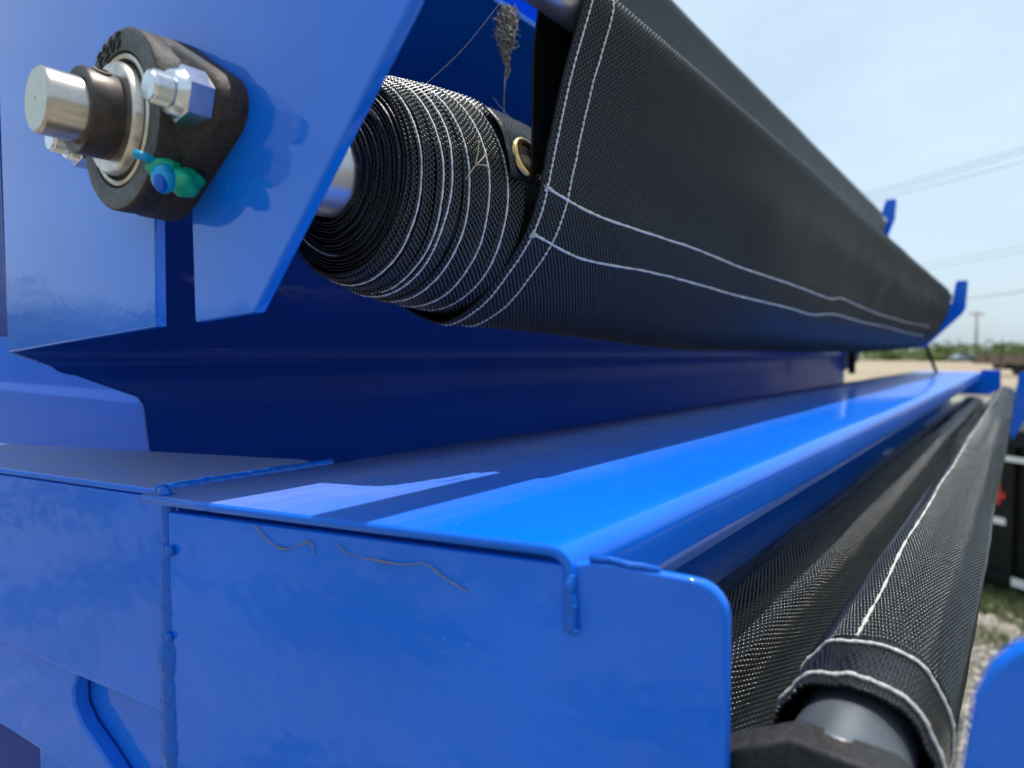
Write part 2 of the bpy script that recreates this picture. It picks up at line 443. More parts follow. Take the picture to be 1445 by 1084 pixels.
# top rail: flat plate over the wall, widened to shade it, its edge catching light
RX = -0.32
o = adopt(slab('top_rail', [(-0.57, 0.152), (RX, 0.152), (RX, 2.80), (-0.57, 2.80)], 0.2680, 0.0048, M['paint'], bevel=0.0006))
adopt(box('rail_lip', (RX - 0.034, 0.30, 0.2960), (RX - 0.012, 2.6, 0.3010), M['paint'], bevel=0.0006))
lathe_top = adopt(lathe('rail_pipe', [(0.20, 0.011), (2.74, 0.011)], -0.338, 0.3235, M['pipe'], n=24, close=True))

# ledge: folded sheet, dusty top, rounded bend, short down-turned flange
ledge_prof = [(-0.3225, HZ), (-0.28, HZ), (-0.23, HZ), (-0.18, HZ), (-0.15, HZ), (-0.1280, HZ)]
for k in range(1, 8):
    a = PI / 2 - k * PI / 14
    ledge_prof.append((-0.1280 + 0.0095 * math.cos(a), HZ - 0.0095 + 0.0095 * math.sin(a)))
ledge_prof += [(-0.1185, -0.083), (-0.1185, -0.087), (-0.1185, -0.0945)]
v, f = [], []; NJ = 70
for x, z in ledge_prof:
    y0 = E(x) - 0.0022
    for j in range(NJ):
        t = (j / (NJ - 1)); y = y0 + (2.95 - y0) * t ** 2.2
        w = 0.0007 * ns(y * 4, x * 8, 1.0) + 0.0003 * ns(y * 16, x * 20, 2.0)
        v.append((x + (w * 1.1 if z < HZ - 0.001 else 0), y, z + w * (1 if z > HZ - 0.001 else 0.3)))
for i in range(len(ledge_prof) - 1):
    for j in range(NJ - 1):
        a = i * NJ + j; f.append((a, a + 1, a + NJ + 1, a + NJ))
ledge = adopt(mesh('ledge', v, f, M['paint_ledge'], smooth=True, solid=0.0040, off=-1))
ledge.data.flip_normals()
# face under the ledge, back from the flange
adopt(box('ledge_web', (-0.212, 0.225, -0.62), (-0.206, 2.93, -0.0700), M['paint'], bevel=0.0))

# end panel closing the ledge
ep = [(-0.3095, -0.30), (-0.3095, -0.0722), (-0.1265, -0.0722), (-0.122, -0.0720), (-0.115, -0.0702), (-0.108, -0.0700), (-0.0995, -0.0706), (-0.0915, -0.0707), (-0.083, -0.0712), (-0.0785, -0.0718), (-0.0757, -0.0732), (-0.0733, -0.0755), (-0.0714, -0.0788), (-0.0706, -0.083), (-0.0700, -0.30)]
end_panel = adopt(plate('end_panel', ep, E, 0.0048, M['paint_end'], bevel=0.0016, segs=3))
# weld where the flange leg meets the panel
wp = [(-0.1195, E(-0.1195) - 0.0012, -0.0745), (-0.1200, E(-0.12) - 0.0020, -0.080), (-0.1196, E(-0.1196) - 0.0016, -0.086), (-0.1194, E(-0.1194) - 0.0022, -0.0915), (-0.1190, E(-0.119) - 0.0016, -0.0945)]
adopt(tube('weld_bead', spline(wp, 4), 0.0022, M['paint_weld'], n=8, rf=lambda t: 0.7 + 0.4 * math.sin(t * PI) + 0.25 * ns(t * 9, 2)))
adopt(tube('weld_bead', [(-0.1145, E(-0.1145) + 0.001, -0.0692), (-0.108, E(-0.108) + 0.0015, -0.0688), (-0.101, E(-0.101) + 0.0012, -0.0698), (-0.0975, E(-0.0975) + 0.0015, -0.0697), (-0.092, E(-0.092) + 0.002, -0.0706)], 0.0014, M['paint_weld'], n=8, rf=lambda t: 0.9 + 0.5 * ns(t * 7, 1)))

# cross beam: dusty top, front panel
adopt(slab('beam_top', [(-0.90, 0.037), (-0.4641, 0.1215), (-0.3302, 0.1478), (-0.3262, 0.1490), (-0.3238, 0.2427), (-0.3508, 0.2452), (-0.59, 0.1566), (-0.90, 0.0417)], HZ + 0.0004, 0.0035, M['paint_beam'], bevel=0.0012))
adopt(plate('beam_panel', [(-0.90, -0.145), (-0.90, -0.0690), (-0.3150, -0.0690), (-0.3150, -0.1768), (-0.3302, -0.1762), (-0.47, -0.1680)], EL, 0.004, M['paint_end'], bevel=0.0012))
# weld across the top between beam and ledge, and down the corner
pts = []
for i in range(34):
    t = i / 33; y = 0.146 + t * 0.102
    pts.append((-0.3255 + 0.0016 * ns(i * 0.7, 3) + 0.001 * math.sin(i * 1.9), y, HZ - 0.0004))
adopt(tube('weld_bead', pts, 0.0042, M['paint_weld'], n=8, rf=lambda t: 0.80 + 0.22 * ns(t * 22, 4) + 0.10 * ns(t * 60, 1)))
pts = []
for i in range(90):
    t = i / 89; z = -0.0650 - t * 0.165
    pts.append((-0.3128 + 0.0010 * ns(i * 0.45, 7) + 0.0012 * t, 0.1462 + 0.0007 * ns(i * 0.8, 1), z))
adopt(tube('weld_bead', pts, 0.0052, M['paint_weld'], n=10, rf=lambda t: 0.62 + 0.45 * sm(0.0, 0.5, t) * (1 - sm(0.72, 1, t)) - 0.5 * sm(0.75, 1, t) + 0.28 * ns(t * 12, 4) + 0.10 * ns(t * 45, 7)))
def spatter(x, y, z, r):
    bm = bmesh.new(); bmesh.ops.create_icosphere(bm, subdivisions=2, radius=r)
    me = bpy.data.meshes.new('weld_spatter'); bm.to_mesh(me); bm.free(); me.materials.append(M['paint_weld'])
    for p in me.polygons: p.use_smooth = True
    o = bpy.data.objects.new('weld_spatter', me); o.location = (x, y, z); o.scale = (1, 0.8, 0.9); link(o); adopt(o)
spatter(-0.3062, E(-0.3062) - 0.0012, -0.0895, 0.0029)
spatter(-0.3085, E(-0.3085) - 0.0010, -0.1300, 0.0023)
spatter(-0.1180, E(-0.118) - 0.0025, -0.0938, 0.0014)
spatter(-0.3128, 0.1445, -0.0640, 0.0040)

# slotted plate under the beam panel: a thick plate with a hooked slot, a further panel behind
EB = lambda x: EL(x) + 0.0034
slot = [(-0.4030, -0.1725), (-0.4085, -0.1830), (-0.4080, -0.1930), (-0.4010, -0.2020), (-0.3880, -0.2110), (-0.3740, -0.2220), (-0.3640, -0.2340), (-0.3600, -0.2500), (-0.3300, -0.2500), (-0.3210, -0.2000), (-0.3230, -0.1745)]
outer = [(-0.90, -0.100), (-0.4720, -0.1650), (-0.405, -0.1700)] + slot + [(-0.3150, -0.1735), (-0.3150, -0.32), (-0.37, -0.262), (-0.4154, -0.2300), (-0.4737, -0.2225), (-0.90, -0.190)]
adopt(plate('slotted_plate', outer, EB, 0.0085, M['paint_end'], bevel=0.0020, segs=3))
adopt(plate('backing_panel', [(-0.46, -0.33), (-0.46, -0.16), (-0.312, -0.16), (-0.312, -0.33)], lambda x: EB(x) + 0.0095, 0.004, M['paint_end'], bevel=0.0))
adopt(plate('lower_panel', [(-0.90, -0.60), (-0.90, -0.15), (-0.47, -0.20), (-0.41, -0.222), (-0.32, -0.255), (-0.32, -0.60)], lambda x: EB(x) + 0.019, 0.004, M['paint_shade'], bevel=0.0))

# tarp brackets: hooked arms cut from plate
def bracket_outline(low=True):
    up = [(-0.2379, 0.0163), (-0.1500, 0.1068), (-0.1440, 0.1160), (-0.1440, 0.2420), (-0.1490, 0.2480), (-0.1740, 0.2480), (-0.1790, 0.2430), (-0.1790, 0.1880), (-0.2480, 0.1620), (-0.3500, 0.3000), (-0.3440, 0.4050), (-0.3440, 0.5400), (-0.3490, 0.5460), (-0.3760, 0.5460), (-0.3800, 0.5410), (-0.3800, 0.4800), (-0.4500, 0.4550), (-0.5250, 0.5000)]
    if low: return [(-0.5250, 0.0014), (-0.3190, 0.0127), (-0.3175, 0.0760), (-0.2845, 0.0720), (-0.2833, 0.0137)] + up
    return [(-0.5250, 0.028), (-0.2790, 0.028)] + up[1:]
BY = 0.1454
adopt(plate('tarp_bracket', bracket_outline(), BY, 0.0052, M['paint_plate'], bevel=0.0009))
fo = [(-0.5250, 0.033), (-0.2950, 0.021), (-0.2760, 0.022), (-0.1690, 0.1360), (-0.1580, 0.1560), (-0.1540, 0.2440), (-0.1580, 0.2520), (-0.1830, 0.2520), (-0.1890, 0.2450), (-0.1990, 0.1750), (-0.2600, 0.1620), (-0.3700, 0.3000), (-0.3960, 0.4300), (-0.3770, 0.4830), (-0.3730, 0.5500), (-0.3780, 0.5570), (-0.4030, 0.5570), (-0.4090, 0.5500), (-0.4230, 0.5000), (-0.47, 0.46), (-0.5250, 0.5000)]
adopt(plate('tarp_bracket', fo, 2.75, 0.007, M['paint'], bevel=0.001))
lo_near = [(0.0450, -0.0420), (0.0160, -0.0450), (0.0060, -0.0490), (0.0005, -0.0518), (-0.0032, -0.0566), (-0.0055, -0.0630), (-0.0064, -0.0720), (-0.0072, -0.0800), (-0.0160, -0.1500), (-0.030, -0.23), (0.0450, -0.23)]
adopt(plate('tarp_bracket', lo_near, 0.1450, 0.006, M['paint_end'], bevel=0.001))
lo_far = [(0.030, -0.050), (0.0060, -0.0580), (-0.0090, -0.0680), (-0.0127, -0.1081), (-0.0345, -0.2528), (-0.02, -0.30), (0.040, -0.17)]
adopt(plate('tarp_bracket', lo_far, 2.90, 0.007, M['paint'], bevel=0.001))
adopt(plate('ledge_end_plate', [(-0.1185, -0.0560), (-0.0600, -0.0570), (-0.0585, -0.1240), (-0.0918, -0.1456), (-0.1800, -0.1456), (-0.1800, -0.0690), (-0.1185, -0.0690)], 2.953, 0.007, M['paint'], bevel=0.001))
# struts standing below the far bracket, on the ledge end
adopt(tube('bracket_strut', [(-0.272, 2.762, 0.030), (-0.240, 2.78, -0.064)], 0.006, M['blackpaint'], n=8))
adopt(box('bracket_stop', (-0.452, 2.40, -0.064), (-0.432, 2.41, 0.030), M['blackpaint'], bevel=0.001))
adopt(plate('wall_gusset', [(XW + 0.002, -0.066), (XW + 0.002, 0.012), (XW + 0.060, 0.012), (XW + 0.050, -0.030), (XW + 0.030, -0.050)], 2.78, 0.006, M['pipe'], bevel=0.001))
# crest bars the covers hang over; upper one placed unseen to shadow the ledge
def bar(ax, az): adopt(lathe('crest_bar', [(0.1506, 0.0130), (2.685, 0.0130)], ax, az, M['pipe'], n=28, close=True))
bar(-0.205, 0.196); bar(-0.405, 0.471)

# ------------------------------------------------------------------ rollers and flange bearings
AX, AZ = -0.2980, 0.0962
def roller(name, label, ax, az, y0, y1, r, mat, stub=True):
    t = thing(name, label, 'roller tube', (ax, y0, az), 'steel roller tubes inside the mesh tarps')
    o = lathe('tube', [(y0, r * 0.80), (y0, r * 0.97), (y0 + 0.001, r), (y1 - 0.001, r), (y1, r * 0.97), (y1, 0.3 * r)], ax, az, mat, n=44)
    o.parent = t; o.location = (-ax, -y0, -az)
    return t
def fix(o, t):
    o.parent = t; o.location = Vector(o.location) - Vector(t.location); return o
rol1 = roller('roller_tube', 'grey steel tube inside the coiled mesh tarp end, its shaft through the big bearing', AX, AZ, 0.1510, 2.745, 0.0224, M['pipe'])
fix(lathe('shaft', [(0.150, 0.0125), (0.0950, 0.0125), (0.0944, 0.0122), (0.0937, 0.0115)], AX, AZ, M['shaft'], n=48), rol1)
fix(lathe('shaft_face', [(0.0937, 0.0115), (0.0936, 0.0010), (0.0946, 0.0004), (0.0946, 0.0001)], AX, AZ, M['shaft_face'], n=48), rol1)
rol2 = roller('roller_tube', 'bare dark steel tube end at the bottom right, ringed by white-stitched mesh', -0.0430, -0.1370, 0.2200, 2.88, 0.0190, M['pipe_low'])

def bearing(ax, az, by, label, group='flange bearings carrying the roller tubes', full=True):
    t = thing('flange_bearing', label, 'bearing', (ax, by, az), group)
    dy = by - 0.1454
    # housing: two-bolt flange lofted to the round boss
    n = 72; v, f = [], []
    def flange_r(a, rc, rb, d):
        best = rc
        for s in (1, -1):
            # support of hull by sampling: distance to the boundary of hull(circle rc at 0, circle rb at s*d)
            sina = (rc - rb) / d
            c, sn = math.cos(a) * s, math.sin(a)
            if c > 0:
                # tangent line  n=(sina, +-cosa)
                cosa = math.sqrt(1 - sina * sina)
                den = sina * c + cosa * abs(sn)
                r1 = rc / den
                x, y = r1 * c, r1 * abs(sn)
                tx0, tx1 = rc * sina, d + rb * sina
                if x <= tx0: r1 = rc
                elif x >= tx1:
                    bq = -d * c; cq = d * d - rb * rb; disc = bq * bq - cq
                    r1 = -bq + math.sqrt(max(0, disc))
                best = max(best, r1)
        return best
    rings = [(0.0, 0.0375, 0.0125, 0.95), (-0.0100, 0.0372, 0.0122, 0.95), (-0.0122, 0.0368, 0.0104, 0.95), (-0.0135, 0.0364, 0.0070, 0.9)]
    for y, rc, rb, k in rings:
        for i in range(n):
            a = 2 * PI * i / n; r = flange_r(a, rc, rb, 0.0495 * k)
            v.append((ax + r * math.cos(a), by + y, az + r * math.sin(a)))
    # web from ear up to the boss, then the boss itself
    for y, rc, k in [(-0.0155, 0.0366, 0.30), (-0.0195, 0.0366, 0.06), (-0.0218, 0.0364, 0.0), (-0.0225, 0.0358, 0.0), (-0.0226, 0.0350, 0.0), (-0.0226, 0.0275, 0.0), (-0.0218, 0.0268, 0.0), (-0.0150, 0.0266, 0.0)]:
        for i in range(n):
            a = 2 * PI * i / n
            r = rc + k * 0.012 * max(0, abs(math.cos(a))) ** 4
            v.append((ax + r * math.cos(a), by + y, az + r * math.sin(a)))
    m = len(v) // n
    for i in range(m - 1):
        for k in range(n): f.append((i * n + k, i * n + (k + 1) % n, (i + 1) * n + (k + 1) % n, (i + 1) * n + k))
    h = fix(mesh('housing', v, f, M['iron'], smooth=True), t)
    h.data.materials.append(M['iron_face'])
    for p in h.data.polygons:
        if p.index // n in (7, 8): p.material_index = 1
    h.data.set_sharp_from_angle(angle=R(50))
    fix(lathe('outer_race', [(by - 0.0150, 0.0265), (by - 0.0222, 0.0263), (by - 0.0229, 0.0254), (by - 0.0222, 0.0243), (by - 0.0170, 0.0240)], ax, az, M['race']), t)
    fix(lathe('seal', [(by - 0.0180, 0.0241), (by - 0.0188, 0.0230), (by - 0.0180, 0.0215), (by - 0.0180, 0.0165)], ax, az, M['seal']), t)
    fix(lathe('flinger', [(by - 0.0195, 0.0222), (by - 0.0248, 0.0224), (by - 0.0262, 0.0214), (by - 0.0262, 0.0150)], ax, az, M['race']), t)
    col = fix(lathe('inner_ring', [(by - 0.0262, 0.0168), (by - 0.0372, 0.0169), (by - 0.0382, 0.0163), (by - 0.0382, 0.0150), (by - 0.0374, 0.0126), (by - 0.0300, 0.0124)], ax, az, M['collar']), t)
    # set screw in the inner ring, up and to the right
    a = R(58); c, s = math.cos(a), math.sin(a); ys = by - 0.0318
    v, f = [], []
    for q, (rr, hh) in enumerate([(0.0034, 0.0166), (0.0034, 0.0174), (0.0022, 0.0176), (0.0021, 0.0150)]):
        for k in range(12):
            b = 2 * PI * k / 12; u, w = rr * math.cos(b), rr * math.sin(b)
            v.append((ax + hh * c - w * s, ys + u, az + hh * s + w * c))
    for q in range(3):
        for k in range(12): f.append((q * 12 + k, q * 12 + (k + 1) % 12, q * 12 + 12 + (k + 1) % 12, q * 12 + 12 + k))
    f.append(tuple(range(36, 48)))
    fix(mesh('set_screw', v, f, M['seal'], smooth=False), t)
    # lock nuts on studs
    for sgn in (1, -1):
        bx = ax + sgn * 0.0475; yb = by - 0.0125; v, f = [], []
        fixn = lambda q: q
        hexr = 0.0105
        def ring(y, r, hexed, rot=0.2):
            for k in range(24):
                b = 2 * PI * k / 24 + rot
                rr = r / max(math.cos(((2 * PI * k / 24) % (PI / 3)) - PI / 6), 0.5) * math.cos(PI / 6) if hexed else r
                v.append((bx + rr * math.cos(b), y, az + rr * math.sin(b)))
        ring(yb, hexr, True); ring(yb - 0.0088, hexr, True); ring(yb - 0.0093, hexr * 0.855, False); ring(yb - 0.0112, hexr * 0.80, False); ring(yb - 0.0126, hexr * 0.72, False); ring(yb - 0.0130, hexr * 0.58, False)
        for q in range(5):
            for k in range(24): f.append((q * 24 + k, q * 24 + (k + 1) % 24, q * 24 + 24 + (k + 1) % 24, q * 24 + 24 + k))
        f.append(tuple(range(120, 144)))
        nt = fix(mesh('lock_nut', v, f, M['zinc'], bevel=0.0), t)
        nt.data.set_sharp_from_angle(angle=R(25))
        for p in nt.data.polygons: p.use_smooth = True
        prof = [(yb - 0.012, 0.0059)]
        for k in range(6): prof += [(yb - 0.0132 - k * 0.0010, 0.0060), (yb - 0.0137 - k * 0.0010, 0.0054)]
        prof += [(yb - 0.0195, 0.0052), (yb - 0.0200, 0.0001)]
        lathe('stud', prof, bx, az, M['zinc'], n=28, parent=nt)
    return t
b1 = bearing(AX, AZ, BY, 'black cast bearing with shiny lock nut and green-marked grease nipple on the bracket plate')
# raised casting mark round the boss face
for ch, ang in zip('LF205', (129, 118.5, 107.5, 97, 86.5)):
    cu = bpy.data.curves.new('mark', 'FONT'); cu.body = ch; cu.size = 0.0090; cu.extrude = 0.00035; cu.offset = 0.00022; cu.align_x = 'CENTER'; cu.align_y = 'CENTER'; cu.bevel_depth = 0.00012
    tmp = bpy.data.objects.new('mark', cu); COL.objects.link(tmp)
    me = bpy.data.meshes.new_from_object(tmp.evaluated_get(bpy.context.evaluated_depsgraph_get()))
    bpy.data.objects.remove(tmp); me.name = 'raised_character'
    me.materials.clear(); me.materials.append(M['mark'])
    o = bpy.data.objects.new('raised_character', me); link(o)
    a = R(ang); o.location = (AX + 0.0313 * math.cos(a), BY - 0.0227, AZ + 0.0313 * math.sin(a))
    o.rotation_euler = (R(90), -(a - PI / 2), 0)
    fix(o, b1)
# grease nipple, lower right of the boss, daubed with green marker paint
def blob(name, c, rad, sc, mat, parent, seed=0, amp=0.25, rot=(0, 0, 0)):
    bm = bmesh.new(); bmesh.ops.create_icosphere(bm, subdivisions=3, radius=rad)
    for q in bm.verts:
        d = q.co.normalized(); q.co *= 1 + amp * ns(d.x * 1.6 + seed, d.y * 1.6, d.z * 1.6)
        q.co = Vector((q.co.x * sc[0], q.co.y * sc[1], q.co.z * sc[2]))
    me = bpy.data.meshes.new(name); bm.to_mesh(me); bm.free(); me.materials.append(mat)
    for p in me.polygons: p.use_smooth = True
    o = bpy.data.objects.new(name, me); o.location = c; o.rotation_euler = rot; link(o)
    return fix(o, parent)
gx, gy, gz = AX + 0.0290, 0.1300, AZ - 0.0262
blob('nipple_base', (gx - 0.002, gy - 0.0010, gz + 0.0035), 0.0064, (0.9, 1.2, 0.75), M['green'], b1, 3)
blob('green_daub', (gx + 0.0030, gy + 0.0035, gz - 0.0015), 0.0060, (0.9, 1.25, 0.85), M['green'], b1, 8, 0.4)
blob('nipple_cap', (gx + 0.0032, gy - 0.0045, gz - 0.0020), 0.0050, (0.85, 0.95, 1.15), M['cyan'], b1, 5, 0.05)
blob('cap_tip', (gx + 0.0050, gy - 0.0066, gz - 0.0042), 0.0031, (0.75, 0.85, 1.25), M['capblue'], b1, 6, 0.05)
fix(tube('cap_strap', [(gx - 0.001, gy - 0.005, gz + 0.0045), (gx - 0.0005, gy - 0.010, gz + 0.0058), (gx - 0.001, gy - 0.0135, gz + 0.0060)], 0.0018, M['cyan'], n=8), b1)

# second, lower bearing: only the top of its black flange shows at the picture's foot
b2 = thing('flange_bearing', 'dark rust-edged bearing flange at the bottom edge in front of the lower tube', 'bearing', (-0.055, 0.215, -0.15), 'flange bearings carrying the roller tubes')
fix(plate('flange', [(-0.0850, -0.1500), (-0.0829, -0.1362), (-0.0784, -0.1312), (-0.0537, -0.1180), (-0.0255, -0.1192), (-0.0120, -0.1330), (-0.0120, -0.1900), (-0.0850, -0.1900)], 0.2100, 0.0150, M['iron_flat'], bevel=0.0018, segs=3), b2)
fix(lathe('housing', [(0.2098, 0.026), (0.2020, 0.0255), (0.2010, 0.0245), (0.2010, 0.019), (0.206, 0.0185)], -0.050, -0.160, M['iron'], n=48), b2)
fix(lathe('shaft', [(0.209, 0.0125), (0.182, 0.0125), (0.181, 0.0115), (0.181, 0.0001)], -0.050, -0.160, M['shaft'], n=40), b2)

# ------------------------------------------------------------------ mesh tarps
SECT = spline([(-0.2262, 0.1050), (-0.2262, 0.1280), (-0.2258, 0.150), (-0.2248, 0.172), (-0.2220, 0.190), (-0.2195, 0.200), (-0.2135, 0.2085), (-0.2050, 0.2112), (-0.1965, 0.2085), (-0.1910, 0.2015), (-0.1903, 0.1935), (-0.1945, 0.181), (-0.2030, 0.158), (-0.2110, 0.132), (-0.2172, 0.108), (-0.2225, 0.087), (-0.2320, 0.068), (-0.2464, 0.0512), (-0.2665, 0.0325), (-0.2926, 0.0206), (-0.3100, 0.0232), (-0.3280, 0.0305), (-0.3440, 0.0430)], 6)
ARC = [0.0]
for (xa, za), (xb, zb) in zip(SECT[:-1], SECT[1:]): ARC.append(ARC[-1] + math.hypot(xb - xa, zb - za))
def sheet_pt(s, y):
    """point of the outer wrap: s = metres round the section, y along the trailer"""
    s = min(max(s, 0), ARC[-1] - 1e-6)
    i = 0
    lo, hi = 0, len(ARC) - 1
    while hi - lo > 1:
        mid = (lo + hi) // 2
        if ARC[mid] <= s: lo = mid
        else: hi = mid
    t = (s - ARC[lo]) / (ARC[lo + 1] - ARC[lo])
    x = SECT[lo][0] + (SECT[lo + 1][0] - SECT[lo][0]) * t
    z = SECT[lo][1] + (SECT[lo + 1][1] - SECT[lo][1]) * t
    k = sm(0.32, 0.75, y) * (1 - sm(1.7, 2.7, y))
    w = min(1, max(0, (0.13 - z) / 0.10)) * (1 if x < 0 else 0)
    z -= 0.0145 * k * w
    mid_w = math.exp(-((z - 0.12) / 0.05) ** 2) if x > -0.24 else 0.3
    a = sm(0.33, 0.6, y)
    wx = (0.0036 * ns(y * 3.2, s * 9, 2.5) + 0.0016 * ns(y * 9, s * 22, 5.5) + 0.0003 * ns(y * 17, s * 9, 1.5)) * (0.25 + 0.75 * a)
    if x > -0.26: x += 0.0075 * math.exp(-((z - 0.138) / 0.036) ** 2) * sm(0.33, 0.62, y)
    x += wx * (0.4 + mid_w)
    z += 0.0012 * ns(y * 5, s * 14, 9.1) * a
    # the far end is drawn in a little towards the bracket
    e = sm(2.45, 2.73, y)
    x += (-0.006) * e; 
    return x, z
def make_tarp(dx, dz, y0, y1, name, label, group, mat):
    t = thing(name, label, 'tarp', (AX + dx, y0, AZ + dz), group)
    NS, NY = 150, 90; v, uv, f = [], [], []
    for j in range(NY):
        q = j / (NY - 1); y = y0 + (y1 - y0) * q ** 1.7
        for i in range(NS):
            s = ARC[-1] * i / (NS - 1); x, z = sheet_pt(s, y)
            edge = 0.0006 * ns(s * 160, 3) if j == 0 else 0
            v.append((x + dx, y + edge, z + dz)); uv.append((s, y))
    for j in range(NY - 1):
        for i in range(NS - 1):
            a = j * NS + i; f.append((a, a + 1, a + NS + 1, a + NS))
    o = mesh('outer_wrap', v, f, mat, smooth=True, uvs=uv, solid=0.0011, off=0)
    fix(o, t); return t
GT = 'rolled black mesh tarps along the trailer'
tarp = make_tarp(0, 0, 0.3135, 2.722, 'mesh_tarp', 'big black mesh tarp roll with white stitching, its coiled end beside the bearing bracket', GT, M['mesh_under'])

# coiled inner wraps, telescoped so that each shows its stitched hem
turns = 24
edge = [0.2262 + 0.0006 * k for k in range(16)] + [0.2362, 0.2380, 0.2425, 0.2450, 0.2560, 0.2600, 0.2730, 0.2890, 0.3030]
steps = [0.0] + [b - a for a, b in zip(edge[:-1], edge[1:])]
def coil(ph, dr=0.0):
    q = ph / (2 * PI); k = min(int(q), turns - 1); fr = sm(0.15, 0.85, q - k)
    ye = edge[k] + (edge[min(k + 1, turns)] - edge[k]) * fr + 0.0026 * ns(ph * 0.42, 2.2) + 0.0011 * ns(ph * 2.3, 8.8)
    r0 = 0.0236 + (0.0655 - 0.0236) * q / turns + 0.0009 * ns(ph * 0.9, 5)
    a = -ph + PI     # seen from the front the coil starts on the far side
    ov = 1 - 0.03 * math.sin(a) * sm(0, 1, q / turns)
    r = r0 * ov + dr
    return a, r, ye
SEG = 72; NW = 7; v, uv, f = [], [], []
cnt = turns * SEG
arc = 0.0
for i in range(cnt + 1):
    ph = 2 * PI * i / SEG; a, r, ye = coil(ph); arc += r * 2 * PI / SEG
    for w in range(NW):
        y = ye + [0, 0.003, 0.007, 0.012, 0.020, 0.034, 0.075][w]
        rr = r + 0.0013 * sm(0, 0.014, y - ye) + 0.0004 * ns(ph * 3.5, y * 40, 3)
        v.append((AX + rr * math.cos(a), y, AZ + rr * math.sin(a))); uv.append((arc, y))
for i in range(cnt):
    for w in range(NW - 1):
        p = i * NW + w; f.append((p, p + NW, p + NW + 1, p + 1))
coilo = fix(mesh('coiled_wraps', v, f, M['mesh_roll'], smooth=True, uvs=uv, solid=0.0005, off=0), tarp)
# hem stitching on the coil: one run of thread per exposed turn
for k in range(turns):
    exp_w = steps[k + 1] if k + 1 <= turns else 0.01
    if exp_w < 0.0035 and k < turns - 1 and k != 9: continue
    pts = []
    for i in range(0, 121):
        ph = 2 * PI * (k + i / 120); a, r, ye = coil(ph, 0.0012 + 0.0006 * ns(ph * 0.9, k * 3.1))
        off = (0.0036 if exp_w > 0.005 else 0.0016)
        pts.append((AX + r * math.cos(a), ye + off + 0.0002 * ns(ph * 9, k), AZ + r * math.sin(a)))
    fix(tube('stitching', pts, 0.00060, M['thread'], n=5, rf=lambda t: 1 + 0.25 * math.sin(t * 260)), tarp)
# loose corner of the last turn with its brass eyelet
v, uv, f = [], [], []
for i in range(14):
    a = R(2 + 40 * i / 13)
    for j in range(6):
        y = 0.2960 + 0.036 * j / 5 + 0.0006 * ns(i * 0.4, j)
        r = 0.0700 + 0.0006 * ns(i * 0.5, j * 0.7, 2) - 0.0022 * sm(25, 42, 2 + 40 * i / 13)
        v.append((AX + r * math.cos(a), y, AZ + r * math.sin(a))); uv.append((r * a, y))
for i in range(13):
    for j in range(5):
        p = i * 6 + j; f.append((p, p + 6, p + 7, p + 1))
fix(mesh('corner_flap', v, f, M['mesh_roll'], smooth=True, uvs=uv, solid=0.0009, off=0), tarp)
gc = Vector((AX + 0.0712 * math.cos(R(13)), 0.3120, AZ + 0.0712 * math.sin(R(13))))
nrm = Vector((math.cos(R(13)), 0.0, math.sin(R(13)))); up_ = Vector((-math.sin(R(13)), 0, math.cos(R(13)))); yv = Vector((0, 1, 0))
v, f = [], []
pf = [(0.0122, -0.0004), (0.0120, 0.0010), (0.0106, 0.0019), (0.0088, 0.0021), (0.0074, 0.0012), (0.0069, -0.0010), (0.0070, -0.0030)]
for r, h in pf:
    for k in range(40):
        b = 2 * PI * k / 40; v.append(gc + nrm * h + (yv * math.cos(b) + up_ * math.sin(b)) * r)
for q in range(len(pf) - 1):
    for k in range(40): f.append((q * 40 + k, q * 40 + (k + 1) % 40, q * 40 + 40 + (k + 1) % 40, q * 40 + 40 + k))
eyelet = fix(mesh('eyelet', v, f, M['brass'], smooth=True), tarp)
v = [gc + nrm * 0.0002 + (yv * math.cos(2 * PI * k / 24) + up_ * math.sin(2 * PI * k / 24)) * 0.0072 for k in range(24)]
mesh('eyelet_hole', v, [tuple(range(24))], M['seal'], eyelet)
# two hem threads round the near edge of the outer wrap
def out_pt(s, y, lift=0.0010):
    x, z = sheet_pt(s, y); xa, za = sheet_pt(s - 0.002, y); xb, zb = sheet_pt(s + 0.002, y)
    tx, tz = xb - xa, zb - za; l = math.hypot(tx, tz) or 1
    n = (-tz / l, tx / l)
    # outward = away from the roll's middle
    if (x - (-0.25)) * n[0] + (z - 0.11) * n[1] < 0: n = (-n[0], -n[1])
    return (x + n[0] * lift, y, z + n[1] * lift)
SK = 0.115
for yy, w in ((0.3195, 0.0004), (0.3415, 0.0006)):
    pts = [out_pt(SK + (ARC[-1] - SK - 0.02) * i / 220, yy + w * ns(i * 0.11, yy * 50) + 0.00025 * ns(i * 0.6, 4)) for i in range(221)]
    fix(tube('stitching', pts, 0.00068, M['thread'], n=5, rf=lambda t: 1 + 0.25 * math.sin(t * 420)), tarp)
SEAM_A = [(0.244, 0.3204), (0.2469, 0.3424), (0.25, 0.3844), (0.25, 0.4462), (0.2492, 0.5387), (0.2502, 0.6616), (0.2511, 0.8155), (0.2545, 1.0306), (0.2491, 1.1114), (0.2537, 1.3202), (0.2566, 1.6321), (0.2546, 2.3729)]
SEAM_B = [(0.2709, 0.3208), (0.277, 0.3629), (0.2787, 0.3982), (0.2749, 0.4828), (0.2738, 0.5878), (0.2744, 0.6801), (0.2753, 0.8622), (0.2783, 0.9873), (0.2714, 1.1181), (0.2745, 1.3185), (0.2761, 1.7116), (0.2864, 2.3617)]
